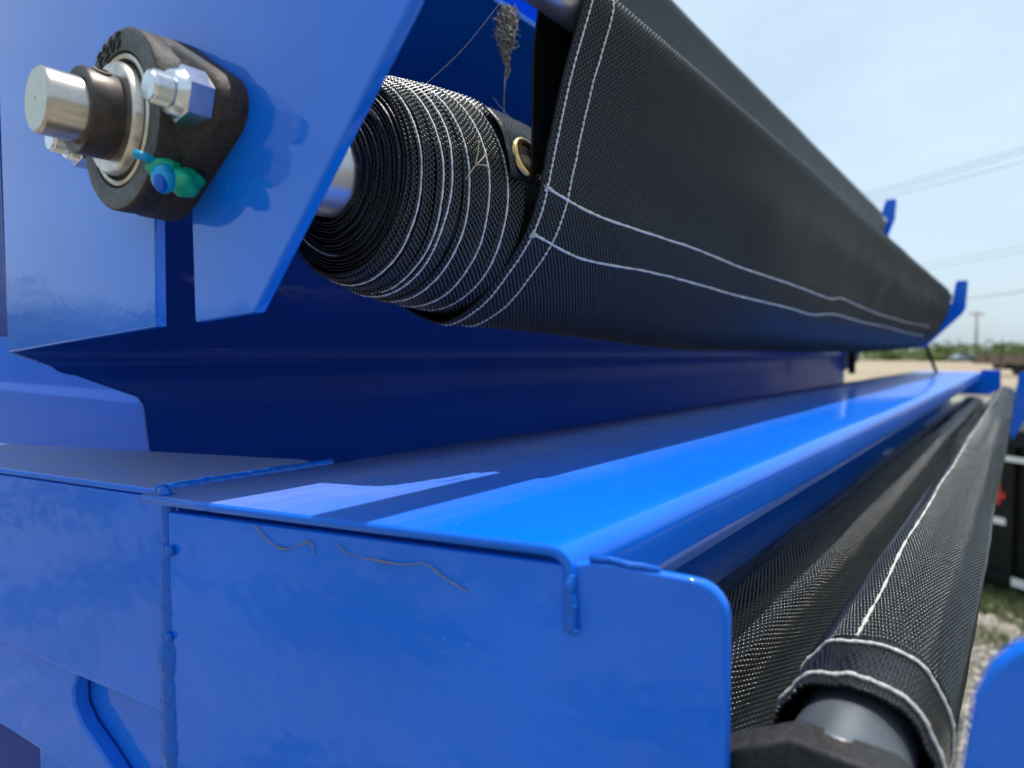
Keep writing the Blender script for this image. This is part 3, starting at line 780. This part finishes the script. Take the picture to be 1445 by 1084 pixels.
for seam in (SEAM_A, SEAM_B):
    path = spline(seam, 10)
    pts = [out_pt(s + 0.0004 * ns(y * 40, 2), y, 0.0010) for s, y in path]
    st = fix(tube('stitching', pts, 0.00085, M['thread'], n=5, rf=lambda t: 1 + 0.2 * math.sin(t * 300) + 0.1 * math.sin(t * 97)), tarp)
    s0, y0 = seam[0]     # knotted thread tail
    for k in range(7):
        p0 = Vector(out_pt(s0, y0 + 0.001, 0.0014)); q = [p0 + Vector((random.uniform(-.001, .002), -0.0014 * i + random.uniform(-.0008, .0008), random.uniform(-.0016, .0016) * i * 0.6)) for i in range(4)]
        tube('thread_tail', q, 0.00045, M['thread'], n=5, parent=st)

tarp2 = make_tarp(-0.2, 0.276, 0.3135, 2.70, 'mesh_tarp', 'upper black mesh tarp roll behind the stitched one, against the sky', GT, M['mesh'])

# lower roller's tarp: a few wraps with a raised seam along its top
def wrapped(t, ax, az, y0, y1, rad, mat, name, NY=110, NA=72, p=1.9):
    v, uv, f = [], [], []
    for j in range(NY):
        y = y0 + (y1 - y0) * (j / (NY - 1)) ** p
        for i in range(NA + 1):
            a = 2 * PI * i / NA - 1.2; r = rad(a, y)
            v.append((ax + r * math.cos(a), y + (0.001 * ns(a * 3, 1) if j == 0 else 0), az + r * math.sin(a))); uv.append((r * a, y))
    for j in range(NY - 1):
        for i in range(NA):
            q = j * (NA + 1) + i; f.append((q, q + 1, q + NA + 2, q + NA + 1))
    return fix(mesh(name, v, f, mat, smooth=True, uvs=uv, solid=0.0012, off=0), t)
LX, LZ = -0.0430, -0.1370
tarp3 = thing('mesh_tarp', 'slim black mesh tarp wrapped on the lower tube with a pale seam along its ridge', 'tarp', (LX, 0.246, LZ), GT)
RIDGE = R(112)
def rad3(a, y):
    d = (a - RIDGE + PI) % (2 * PI) - PI
    r = 0.0243 + 0.0045 * math.exp(-((d + 0.05) / 0.42) ** 2) * sm(0.30, 0.45, y)
    dr = (a - R(-40) + PI) % (2 * PI) - PI
    r += 0.0060 * math.exp(-(dr / 0.8) ** 2) * (0.6 + 0.6 * ns(y * 2, 4))
    return r + 0.0020 * ns(math.cos(a) * 2.0, math.sin(a) * 2.0, y * 4.5) + 0.0006 * ns(math.cos(a) * 6, math.sin(a) * 6, y * 24)
wrapped(tarp3, LX, LZ, 0.246, 2.87, rad3, M['mesh_low'], 'wraps')
def on3(a, y, lift=0.0012):
    r = rad3(a, y) + lift; return (LX + r * math.cos(a), y, LZ + r * math.sin(a))
for yy, mt in ((0.2530, 'thread_dirty'), (0.2860, 'thread_dirty')):
    fix(tube('stitching', [on3(2 * PI * i / 90, yy + 0.0006 * ns(i * 0.3, yy * 9)) for i in range(91)], 0.00085, M[mt], n=5, rf=lambda t: 1 + 0.2 * math.sin(t * 200)), tarp3)
pts = [on3(RIDGE - 0.12 + 0.05 * ns(y * 7, 3), y, 0.0013) for y in [0.292 + 2.52 * (i / 170) ** 1.6 for i in range(171)]]
fix(tube('ridge_seam', pts, 0.0008, M['thread_dirty'], n=6, rf=lambda t: 0.9 + 0.35 * math.sin(t * 310) + 0.6 * ns(t * 30, 2)), tarp3)

tarp4 = thing('mesh_tarp', 'loose open-weave black mesh bundle lying under the ledge beside the lower tube', 'tarp', (-0.141, 0.215, -0.194), GT)
def rad4(a, y):
    r = 0.0405 + 0.0022 * ns(math.cos(a) * 1.6 + 3, math.sin(a) * 1.6, y * 2.0)
    for a0, wd, am in ((R(48), 0.16, 0.0035), (R(20), 0.20, -0.0022), (R(75), 0.2, 0.002), (R(-8), 0.15, 0.0025)):
        d = (a - a0 - 0.10 * ns(y * 1.7, a0) + PI) % (2 * PI) - PI
        r += am * math.exp(-(d / wd) ** 2)
    return r + 0.0010 * ns(math.cos(a) * 5, math.sin(a) * 5, y * 14)
wrapped(tarp4, -0.141, -0.194, 0.225, 2.93, rad4, M['mesh_low'], 'bundle')
pts = [(-0.141 + (rad4(a, 0.298) + 0.0012) * math.cos(a), 0.298, -0.194 + (rad4(a, 0.298) + 0.0012) * math.sin(a)) for a in [R(-60 + 150 * i / 50) for i in range(51)]]
fix(tube('stitching', pts, 0.0010, M['thread'], n=5), tarp4)

# the weave itself near the camera: beaded cords laid side by side on the cloth, joined to one piece per tarp
def cords(t, name, runs, r, mat):
    """runs: list of cords; each cord a list of (point, outward normal, bead phase)"""
    v, f = [], []
    for cord in runs:
        base = len(v)
        for p, nrm, side, ph in cord:
            rr = r * (1.0 + 0.50 * ph); q = p + nrm * (0.0003 + 0.00055 * ph)
            v.append(q - side * rr * 1.3); v.append(q - side * rr * 0.55 + nrm * rr * 0.75); v.append(q + side * rr * 0.55 + nrm * rr * 0.75); v.append(q + side * rr * 1.3)
        for i in range(len(cord) - 1):
            b = base + i * 4
            for k in range(3): f.append((b + k, b + k + 1, b + k + 5, b + k + 4))
    o = fix(mesh(name, v, f, mat, smooth=True, uvs=[(0, 0)] * len(v)), t); o['kind'] = 'stuff'
    return o
YV = Vector((0, 1, 0))
def ring_runs(ax, az, rad, y0, y1, a0, a1, pitch, bead, near):
    runs = []; y = y0; c = 0
    while y < y1:
        sub = 4 if y < near else 1; fade = 1 - sm(near * 0.55, near * 0.97, y)
        n = int((a1 - a0) * 0.045 / bead * (sub if sub > 1 else 0.5))
        cord = []
        for i in range(n + 1):
            a = a0 + (a1 - a0) * i / n
            yy = y + 0.0007 * ns(a * 4, y * 18) + 0.0003 * ns(a * 20, y * 70)
            q = rad(a, yy); nr = Vector((math.cos(a), 0, math.sin(a)))
            cord.append((Vector((ax + q * nr.x, yy, az + q * nr.z)), nr, YV, fade * math.sin(PI * 0.5 * i + (PI if c % 2 else 0)) if sub > 1 else 0.0))
        runs.append(cord); y += pitch; c += 1
    return runs
M['cord'] = simple('glossy_black_cord', (0.010, 0.013, 0.015), 0.21, var=0.5, scale=500, spec=0.6)
M['cord_fine'] = simple('dull_black_cord', (0.028, 0.035, 0.040), 0.36, var=0.5, scale=500, spec=0.45)
M['cord_dusty'] = simple('dusty_black_cord', (0.034, 0.036, 0.036), 0.30, var=0.6, scale=400, spec=0.6)
cords(tarp4, 'weave', ring_runs(-0.141, -0.194, rad4, 0.228, 2.9, R(-20), R(95), 0.0040, 0.0024, 1.9), 0.00085, M['cord'])
cords(tarp3, 'weave', ring_runs(LX, LZ, rad3, 0.2960, 2.85, R(-60), R(190), 0.0040, 0.0024, 1.9), 0.00080, M['cord'])
# upper tarp: fine cords round the outer wrap
runs = []; y = 0.3150; c = 0
while y < 2.712:
    near = y < 0.98; fade = 1 - sm(0.55, 0.95, y)
    n = int((0.405 - 0.13) / 0.0034 * (4 if near else 0.7)); cord = []
    pts = []
    for i in range(n + 1):
        sv = 0.13 + (0.405 - 0.13) * i / n
        x, z = sheet_pt(min(sv, ARC[-1] - 0.003), y); pts.append(Vector((x, y + 0.0004 * ns(sv * 40, y * 60), z)))
    for i in range(n + 1):
        tg = (pts[min(i + 1, n)] - pts[max(i - 1, 0)]); tg.y = 0; tg.normalize(); nr = Vector((-tg.z, 0, tg.x))
        if (pts[i].x + 0.25) * nr.x + (pts[i].z - 0.11) * nr.z < 0: nr = -nr
        cord.append((pts[i] + nr * 0.0002, nr, YV, fade * math.sin(PI * 0.5 * i + (PI if c % 2 else 0)) if near else 0.0))
    runs.append(cord); y += 0.0020 * (1 + 0.5 * sm(0.45, 0.8, y) + 0.8 * sm(0.9, 2.0, y)); c += 1
cords(tarp, 'weave', runs, 0.00050, M['cord_fine'])
# and along the exposed hems of the coil
runs = []
for k in range(15, turns):
    width = (edge[k + 1] - edge[k]) + 0.006
    for m in range(max(2, int(width / 0.0019))):
        off = 0.0006 + 0.0019 * m; cord = []; n = 520
        for i in range(n + 1):
            ph = 2 * PI * (k + i / n); a, r, ye = coil(ph); r += 0.0013 * sm(0, 0.014, off) + 0.0003
            nr = Vector((math.cos(a), 0, math.sin(a)))
            cord.append((Vector((AX + r * nr.x, ye + off, AZ + r * nr.z)), nr, YV, math.sin(PI * 0.5 * i + (PI if m % 2 else 0))))
        runs.append(cord)
cords(tarp, 'coil_weave', runs, 0.00045, M['cord_dusty'])

# ------------------------------------------------------------------ dry bits caught on the trailer
def strand(pts, r, label, name='grass_straw', cat='straw', mat='straw', group=None, per=5):
    o = tube(name, spline(pts, per), r, M[mat], n=5, rf=lambda t: max(0.12, 0.75 + 0.9 * ns(t * 7, len(label)) + 0.5 * ns(t * 19, 3)) if cat == 'straw' else 1)
    tag(o, label, cat, group); return o
def onE(pl, lift=0.0008): return [(x, E(x) - lift - 0.0004 * (i % 2), z) for i, (x, z) in enumerate(pl)]
strand(onE([(-0.2570, -0.0725), (-0.2510, -0.0778), (-0.2440, -0.0808), (-0.2370, -0.0800), (-0.2300, -0.0766), (-0.2275, -0.0772), (-0.2270, -0.0815)]), 0.00036, 'short kinked dry straw stuck high on the blue end panel, nearer the weld', mat='straw_dull')
strand(onE([(-0.2150, -0.0755), (-0.2100, -0.0790), (-0.1960, -0.0800), (-0.1850, -0.0800), (-0.1760, -0.0785), (-0.1680, -0.0825), (-0.1590, -0.0865)]), 0.00034, 'long thin dry straw stuck on the blue end panel below the ledge edge', mat='straw_dull')
pc = Vector((AX + 0.0672, 0.2700, AZ + 0.004))
sg = thing('grass_straw', 'small forked straw wisp caught on the coiled tarp end', 'straw', tuple(pc))
for q in ([(0, -0.008, -0.010), (0.003, -0.004, -0.003), (0.004, 0.002, 0.003), (0.002, 0.006, 0.008)], [(0.003, -0.003, -0.002), (0.004, 0.004, -0.001), (0.002, 0.010, -0.0025)], [(0.003, -0.004, -0.003), (0.0035, -0.002, 0.005), (0.003, -0.001, 0.011)]):
    fix(tube('stem', spline([pc + Vector(p) for p in q], 4), 0.00035, M['straw'], n=5), sg)

# lint clump hanging from the rail edge on a thread
lx, ly = -0.318, 0.4080
ltop = Vector((lx, ly, 0.2628))
lint = thing('lint_clump', 'ragged grey-brown lint clump hanging from the blue rail edge over the coil', 'lint', tuple(ltop))
bmv, bmf = [], []
random.seed(3)
for k in range(3200):
    t = random.random() ** 0.9
    wdt = 0.0062 * (0.55 + 0.9 * math.sin(PI * min(1, t * 1.15 + 0.18))) * (1 - 0.75 * sm(0.55, 1.0, t))
    p = ltop + Vector((0.003 * ns(t * 5, 1) + random.gauss(0, wdt * 0.40), 0.006 * ns(t * 5, 7) + random.gauss(0, wdt * 0.40), -0.050 * t + random.gauss(0, 0.001)))
    d = Vector((random.gauss(0, 1), random.gauss(0, 1), random.gauss(0, 1.4))).normalized() * random.uniform(0.0010, 0.0032)
    e = d.cross(Vector((random.gauss(0, 1), random.gauss(0, 1), random.gauss(0, 1)))).normalized() * random.uniform(0.0006, 0.0022)
    b = len(bmv); bmv += [p - d * 0.5 - e * 0.5, p - d * 0.5 + e * 0.5, p + d * 0.5 + e * 0.3, p + d * 0.5 - e * 0.3]; bmf.append((b, b + 1, b + 2, b + 3))
cl = fix(mesh('fluff', bmv, bmf, M['lint']), lint); cl['kind'] = 'stuff'
fix(tube('thread', spline([ltop + Vector((0, 0, -0.045)), ltop + Vector((-0.001, -0.001, -0.062)), ltop + Vector((-0.0015, -0.001, -0.078)), ltop + Vector((-0.003, -0.002, -0.098))], 6), 0.00042, M['lint'], n=5, rf=lambda t: 0.7 + 0.9 * max(0, math.sin(t * 9))), lint)
webs = [((-0.318, 0.40, 0.2625), (-0.300, 0.300, 0.165)), ((-0.318, 0.455, 0.2625), (-0.212, 0.322, 0.150)), ((-0.30, 0.37, 0.180), (-0.262, 0.360, 0.150)), ((-0.318, 0.470, 0.2625), (-0.205, 0.345, 0.205))]
wl_ = ['cobweb strand slanting from the rail to the coil, left of the lint clump', 'cobweb strand running from the rail end to the hanging tarp edge', 'short cobweb strand rising off the coil toward the lint thread', 'cobweb strand spanning the rail end and the tarp crest']
for (a, b), lb in zip(webs, wl_):
    a, b = Vector(a), Vector(b); mid = (a + b) / 2 + Vector((0, 0, -0.004))
    strand([tuple(a), tuple(mid), tuple(b)], 0.00006, lb, 'cobweb_strand', 'cobweb', 'web')

# ------------------------------------------------------------------ black trailer parked beyond
bt0 = Vector((-0.16, 4.47, 0)); bd = Vector((0.84, -0.545, 0)).normalized(); bn = Vector((bd.y, -bd.x, 0))
if bn.y > 0: bn = -bn
bt = thing('cargo_trailer', 'black trailer with white reflective tape and red lettering standing on the gravel', 'trailer', (bt0.x, bt0.y, GZ))
def bbox(name, u0, u1, d0, d1, z0, z1, mat, bev=0.004):
    vs = [bt0 + bd * u - bn * d + Vector((0, 0, z)) for u in (u0, u1) for d in (d0, d1) for z in (z0, z1)]
    return fix(mesh(name, vs, [(0, 1, 3, 2), (4, 6, 7, 5), (0, 4, 5, 1), (2, 3, 7, 6), (0, 2, 6, 4), (1, 5, 7, 3)], mat, bevel=bev), bt)
bbox('side_panel', -1.3, 3.2, 0.0, 1.9, -1.16, -0.49, M['blackpaint'])
bbox('top_rail', -1.34, 3.24, -0.04, 1.94, -0.486, -0.395, M['blackpaint'])
bbox('bottom_rail', -1.34, 3.24, -0.03, 1.93, -1.225, -1.164, M['blackpaint'])
for u in (-0.5, 0.12, 0.75, 1.4): bbox('side_post', u, u + 0.07, -0.03, -0.003, -1.16, -0.49, M['blackpaint'])
bbox('reflective_tape', 0.10, 0.42, -0.0355, -0.0325, -0.563, -0.535, M['tape'], 0)
bbox('reflective_tape', 0.080, 0.155, -0.0355, -0.0325, -0.905, -0.870, M['tape'], 0)
bbox('reflective_tape', 0.195, 0.40, -0.0355, -0.0325, -1.215, -1.170, M['tape'], 0)
# red lettering painted on the side: an H-like mark
bbox('red_letter', 0.105, 0.125, -0.0352, -0.0325, -0.800, -0.685, M['red'], 0)
bbox('red_letter', 0.128, 0.148, -0.0352, -0.0325, -0.765, -0.735, M['red'], 0)
bbox('red_letter', 0.080, 0.102, -0.0352, -0.0325, -0.790, -0.735, M['red'], 0)
for u in (1.2, 2.0):
    c = bt0 + bd * u + bn * 0.02 + Vector((0, 0, GZ + 0.34))
    v, f = [], []
    for q, (d, r) in enumerate([(0, 0.20), (0.0, 0.32), (0.02, 0.34), (0.20, 0.34), (0.22, 0.32), (0.22, 0.2)]):
        for k in range(32):
            a = 2 * PI * k / 32; v.append(c - bn * d + bd * r * math.cos(a) + Vector((0, 0, r * math.sin(a))))
    for q in range(5):
        for k in range(32): f.append((q * 32 + k, q * 32 + (k + 1) % 32, q * 32 + 32 + (k + 1) % 32, q * 32 + 32 + k))
    fix(mesh('wheel', v, f, M['tyre'], smooth=True), bt)

# ------------------------------------------------------------------ ground cover near the black trailer
random.seed(11)
v, f = [], []
def tuft(x, y, h):
    for _ in range(9):
        a = random.uniform(0, 2 * PI); w = 0.004; l = h * random.uniform(0.6, 1.2); lean = random.uniform(0.1, 0.7) * l
        bx, by = x + random.gauss(0, 0.03), y + random.gauss(0, 0.03)
        b = len(v)
        v.extend([(bx - w * math.sin(a), by + w * math.cos(a), GZ + 0.001), (bx + w * math.sin(a), by - w * math.cos(a), GZ + 0.001), (bx + lean * math.cos(a), by + lean * math.sin(a), GZ + l)])
        f.append((b, b + 1, b + 2))
for _ in range(2600):
    u = random.uniform(-0.4, 0.9); d = random.uniform(-0.75, 0.25)
    if random.random() < 0.35 + 0.9 * ns(u * 3, d * 3, 5) + (0.4 if d > -0.35 else -0.2):
        p = bt0 + bd * u - bn * d; tuft(p.x, p.y, random.uniform(0.02, 0.07))
tag(mesh('grass', v, f, M['grass']), 'patchy green grass on the gravel along the black trailer', 'grass', kind='stuff')
v, f = [], []
ico = bmesh.new(); bmesh.ops.create_icosphere(ico, subdivisions=1, radius=1.0)
iv = [q.co.copy() for q in ico.verts]; ifc = [[w.index for w in fc.verts] for fc in ico.faces]; ico.free()
for _ in range(4200):
    y = random.uniform(2.1, 4.9); x = random.uniform(-0.35, 0.75)
    r = random.uniform(0.006, 0.016) * (1 if random.random() > 0.05 else 1.9)
    b = len(v); sx, sy, sz = random.uniform(.7, 1.3), random.uniform(.7, 1.3), random.uniform(.45, .8); an = random.uniform(0, 6.28)
    ca, sa = math.cos(an), math.sin(an)
    for q in iv:
        j = 1 + 0.25 * random.uniform(-1, 1); px, py, pz = q.x * r * sx * j, q.y * r * sy * j, q.z * r * sz * j
        v.append((x + px * ca - py * sa, y + px * sa + py * ca, GZ + pz + r * 0.2))
    f += [tuple(b + q for q in fc) for fc in ifc]
tag(mesh('gravel', v, f, M['stone']), 'loose pale gravel on the yard ground', 'gravel', kind='stuff')

# ------------------------------------------------------------------ far scrub, trees, pole, wires, vehicles
def foliage(name, centers, n_per, leaf, label, cat, kind=None, group=None):
    v, f = [], []
    for (cx, cy, cz, rx, rz) in centers:
        for _ in range(n_per):
            d = Vector((random.gauss(0, 1), random.gauss(0, 1), random.gauss(0, 1))).normalized() * random.random() ** 0.4
            p = Vector((cx + d.x * rx, cy + d.y * rx, max(GZ, cz + d.z * rz)))
            a = Vector((random.gauss(0, 1), random.gauss(0, 1), random.gauss(0, 1))).normalized() * leaf * random.uniform(.6, 1.4)
            b_ = a.cross(Vector((random.gauss(0, 1), random.gauss(0, 1), random.gauss(0, 1)))).normalized() * leaf * random.uniform(.5, 1.0)
            b = len(v); v.extend([p - a, p + b_ * 0.6, p + a, p - b_ * 0.6]); f.append((b, b + 1, b + 2, b + 3))
    o = mesh(name, v, f, M['leaf']); return tag(o, label, cat, group, kind)
random.seed(5)
cs = []
for k in range(1000):        # belt of scrub round the yard, taller unseen trees behind the camera for reflections
    a = random.uniform(0, 2 * PI); front = math.cos(a) > 0.2
    d = random.uniform(140, 190) if front else random.uniform(80, 115)
    hgt = random.uniform(1.6, 2.6) if front else random.uniform(3.2, 5.6)
    cs.append((d * math.sin(a), d * math.cos(a), GZ + hgt * 0.6, random.uniform(3.0, 6.0), hgt))
foliage('scrub', cs, 70, 0.6, 'low green belt of scrub along the far edge of the field, with taller unseen trees behind the camera', 'scrub', 'stuff')
def at(u, v_, z):       # direction of a far thing seen at this place in the photograph, at depth z
    yw, pt = R(YAW), R(PITCH)
    fw = Vector((-math.sin(yw) * math.cos(pt), math.cos(yw) * math.cos(pt), -math.sin(pt))); rt = Vector((math.cos(yw), math.sin(yw), 0)); up = rt.cross(fw)
    return (fw + rt * ((u - 722.5) / 940) + up * ((542 - v_) / 940)) * z
for u, top, w, lb in ((1335, 487, 2.6, 'round green bush rising above the scrub left of the utility pole'), (1412, 484, 2.4, 'green bush rising above the scrub right of the utility pole'), (1255, 492, 2.2, 'green bush in the scrub under the far tarp bracket')):
    p = at(u, 500, 130); h = (500 - top) / 940 * 130 + 1.3
    t = thing('bush', lb, 'bush', (p.x, p.y, GZ))
    cso = [(p.x + random.uniform(-1, 1) * w * 0.6, p.y + random.uniform(-1, 1) * w * 0.6, GZ + h * random.uniform(0.35, 0.68), w * 0.6, h * 0.33) for _ in range(6)]
    o = foliage('crown', cso, 120, 0.28, None, None); fix(o, t)
    fix(tube('stem', [(p.x, p.y, GZ), (p.x + 0.1, p.y, GZ + h * 0.6)], 0.12, M['pole'], n=6), t)

pp = at(1377, 500, 120); ph_ = (500 - 440) / 940 * 120
pole = thing('utility_pole', 'wooden utility pole with crossarm beyond the field', 'utility pole', (pp.x, pp.y, GZ))
fix(tube('post', [(pp.x, pp.y, GZ), (pp.x, pp.y, ph_)], 0.20, M['pole'], n=8, rf=lambda t: 1.1 - 0.4 * t), pole)
rt_ = Vector((math.cos(R(YAW)), math.sin(R(YAW)), 0))
fix(tube('crossarm', [Vector((pp.x, pp.y, ph_ - 0.5)) - rt_ * 1.3, Vector((pp.x, pp.y, ph_ - 0.5)) + rt_ * 1.3], 0.10, M['pole'], n=6), pole)
for k in (-1.15, -0.5, 0.5, 1.15):
    q = Vector((pp.x, pp.y, ph_ - 0.4)) + rt_ * k; fix(tube('insulator', [q, q + Vector((0, 0, 0.3))], 0.07, M['wire'], n=6), pole)
def wire(u0, v0, z0, u1, v1, z1, r, label):
    a, b = at(u0, v0, z0), at(u1, v1, z1); d = b - a
    pts = []
    for i in range(25):
        t = -0.6 + 2.4 * i / 24; p = a + d * t; p.z -= 0.35 * (1 - ((i - 12) / 12) ** 2) * 0.6; pts.append(p)
    tag(tube('power_line', pts, r, M['wire'], n=5), label, 'power line', 'overhead power lines')
wire(1215, 273, 60, 1445, 204, 46, 0.022, 'topmost overhead wire crossing the pale sky')
wire(1215, 279, 60, 1445, 211, 46, 0.022, 'overhead wire just under the topmost one')
wire(1225, 283, 60, 1445, 224, 46, 0.022, 'third overhead wire from the top, level with the upper bracket tip')
wire(1300, 372, 75, 1445, 344, 60, 0.022, 'upper of the paired wires halfway down the sky')
wire(1300, 379, 75, 1445, 352, 60, 0.022, 'lower of the paired wires halfway down the sky')
wire(1365, 419, 60, 1445, 407, 48, 0.036, 'dark single wire beside the near bracket tip')
wire(1340, 478, 118, 1445, 470, 110, 0.03, 'faint low wire in front of the utility pole')
wire(1330, 484, 118, 1445, 481, 110, 0.03, 'lowest faint wire just above the scrub')

fl = at(1441, 512, 41)
flat = thing('flatbed_trailer', 'weathered brown flatbed loaded with timber far across the yard', 'trailer', (fl.x, fl.y, GZ))
def fbox(name, u0, u1, d0, d1, z0, z1, mat):
    bd2 = rt_; bn2 = Vector((-bd2.y, bd2.x, 0)); c = Vector((fl.x, fl.y, 0))
    vs = [c + bd2 * u + bn2 * d + Vector((0, 0, z)) for u in (u0, u1) for d in (d0, d1) for z in (z0, z1)]
    return fix(mesh(name, vs, [(0, 1, 3, 2), (4, 6, 7, 5), (0, 4, 5, 1), (2, 3, 7, 6), (0, 2, 6, 4), (1, 5, 7, 3)], mat), flat)
fbox('deck', -1.5, 4.2, 0, 2.2, -0.62, -0.40, M['rustdeck'])
for k in range(4): fbox('timber', -1.4 + 0.1 * (k % 2), 4.0, 0.05 + k * 0.5, 0.50 + k * 0.5, -0.396, 0.02 - 0.06 * (k % 3), M['rustdeck'])
for u in (-1.25, 0.3, 1.0): fbox('stake', u, u + 0.12, -0.06, -0.004, -0.9, 0.06, M['pole'])
for u in (0.0, 0.9):
    c = Vector((fl.x, fl.y, GZ + 0.38)) + rt_ * u
    bn2 = Vector((-rt_.y, rt_.x, 0)); v, f = [], []
    for d, r in ((0.05, 0.1), (0.05, 0.36), (0.10, 0.38), (0.3, 0.38), (0.33, 0.34), (0.33, 0.1)):
        for k in range(20):
            a = 2 * PI * k / 20; v.append(c + bn2 * d + rt_ * r * math.cos(a) + Vector((0, 0, r * math.sin(a))))
    for q in range(5):
        for k in range(20): f.append((q * 20 + k, q * 20 + (k + 1) % 20, q * 20 + 20 + (k + 1) % 20, q * 20 + 20 + k))
    fix(mesh('wheel', v, f, M['tyre'], smooth=True), flat)
fbox('axle_frame', -0.6, 1.6, 0.4, 1.6, -0.95, -0.624, M['blackpaint'])

ca = at(1358, 509, 118)
car = thing('parked_car', 'small silver-blue car parked in front of the scrub left of the pole', 'car', (ca.x, ca.y, GZ))
def car_part(name, pts, w, mat):
    bn2 = Vector((-rt_.y, rt_.x, 0)); n = len(pts); c = Vector((ca.x, ca.y, GZ))
    v = [c + rt_ * x + Vector((0, 0, z)) - bn2 * w / 2 for x, z in pts] + [c + rt_ * x + Vector((0, 0, z)) + bn2 * w / 2 for x, z in pts]
    fix(mesh(name, v, [tuple(range(n)), tuple(range(2 * n - 1, n - 1, -1))] + [(i, i + n, (i + 1) % n + n, (i + 1) % n) for i in range(n)], mat, bevel=0.05), car)
car_part('body', [(-2.1, 0.3), (-2.15, 0.75), (-1.2, 0.85), (-0.6, 1.32), (0.9, 1.34), (1.5, 0.9), (2.1, 0.82), (2.1, 0.3)], 1.7, M['carpaint'])
car_part('window', [(-1.0, 0.88), (-0.55, 1.24), (0.85, 1.26), (1.3, 0.90)], 1.72, M['glass'])
for u in (-1.35, 1.35):
    car_part('wheel', [(u + 0.32 * math.cos(2 * PI * k / 16), 0.32 + 0.32 * math.sin(2 * PI * k / 16)) for k in range(16)], 1.74, M['tyre'])
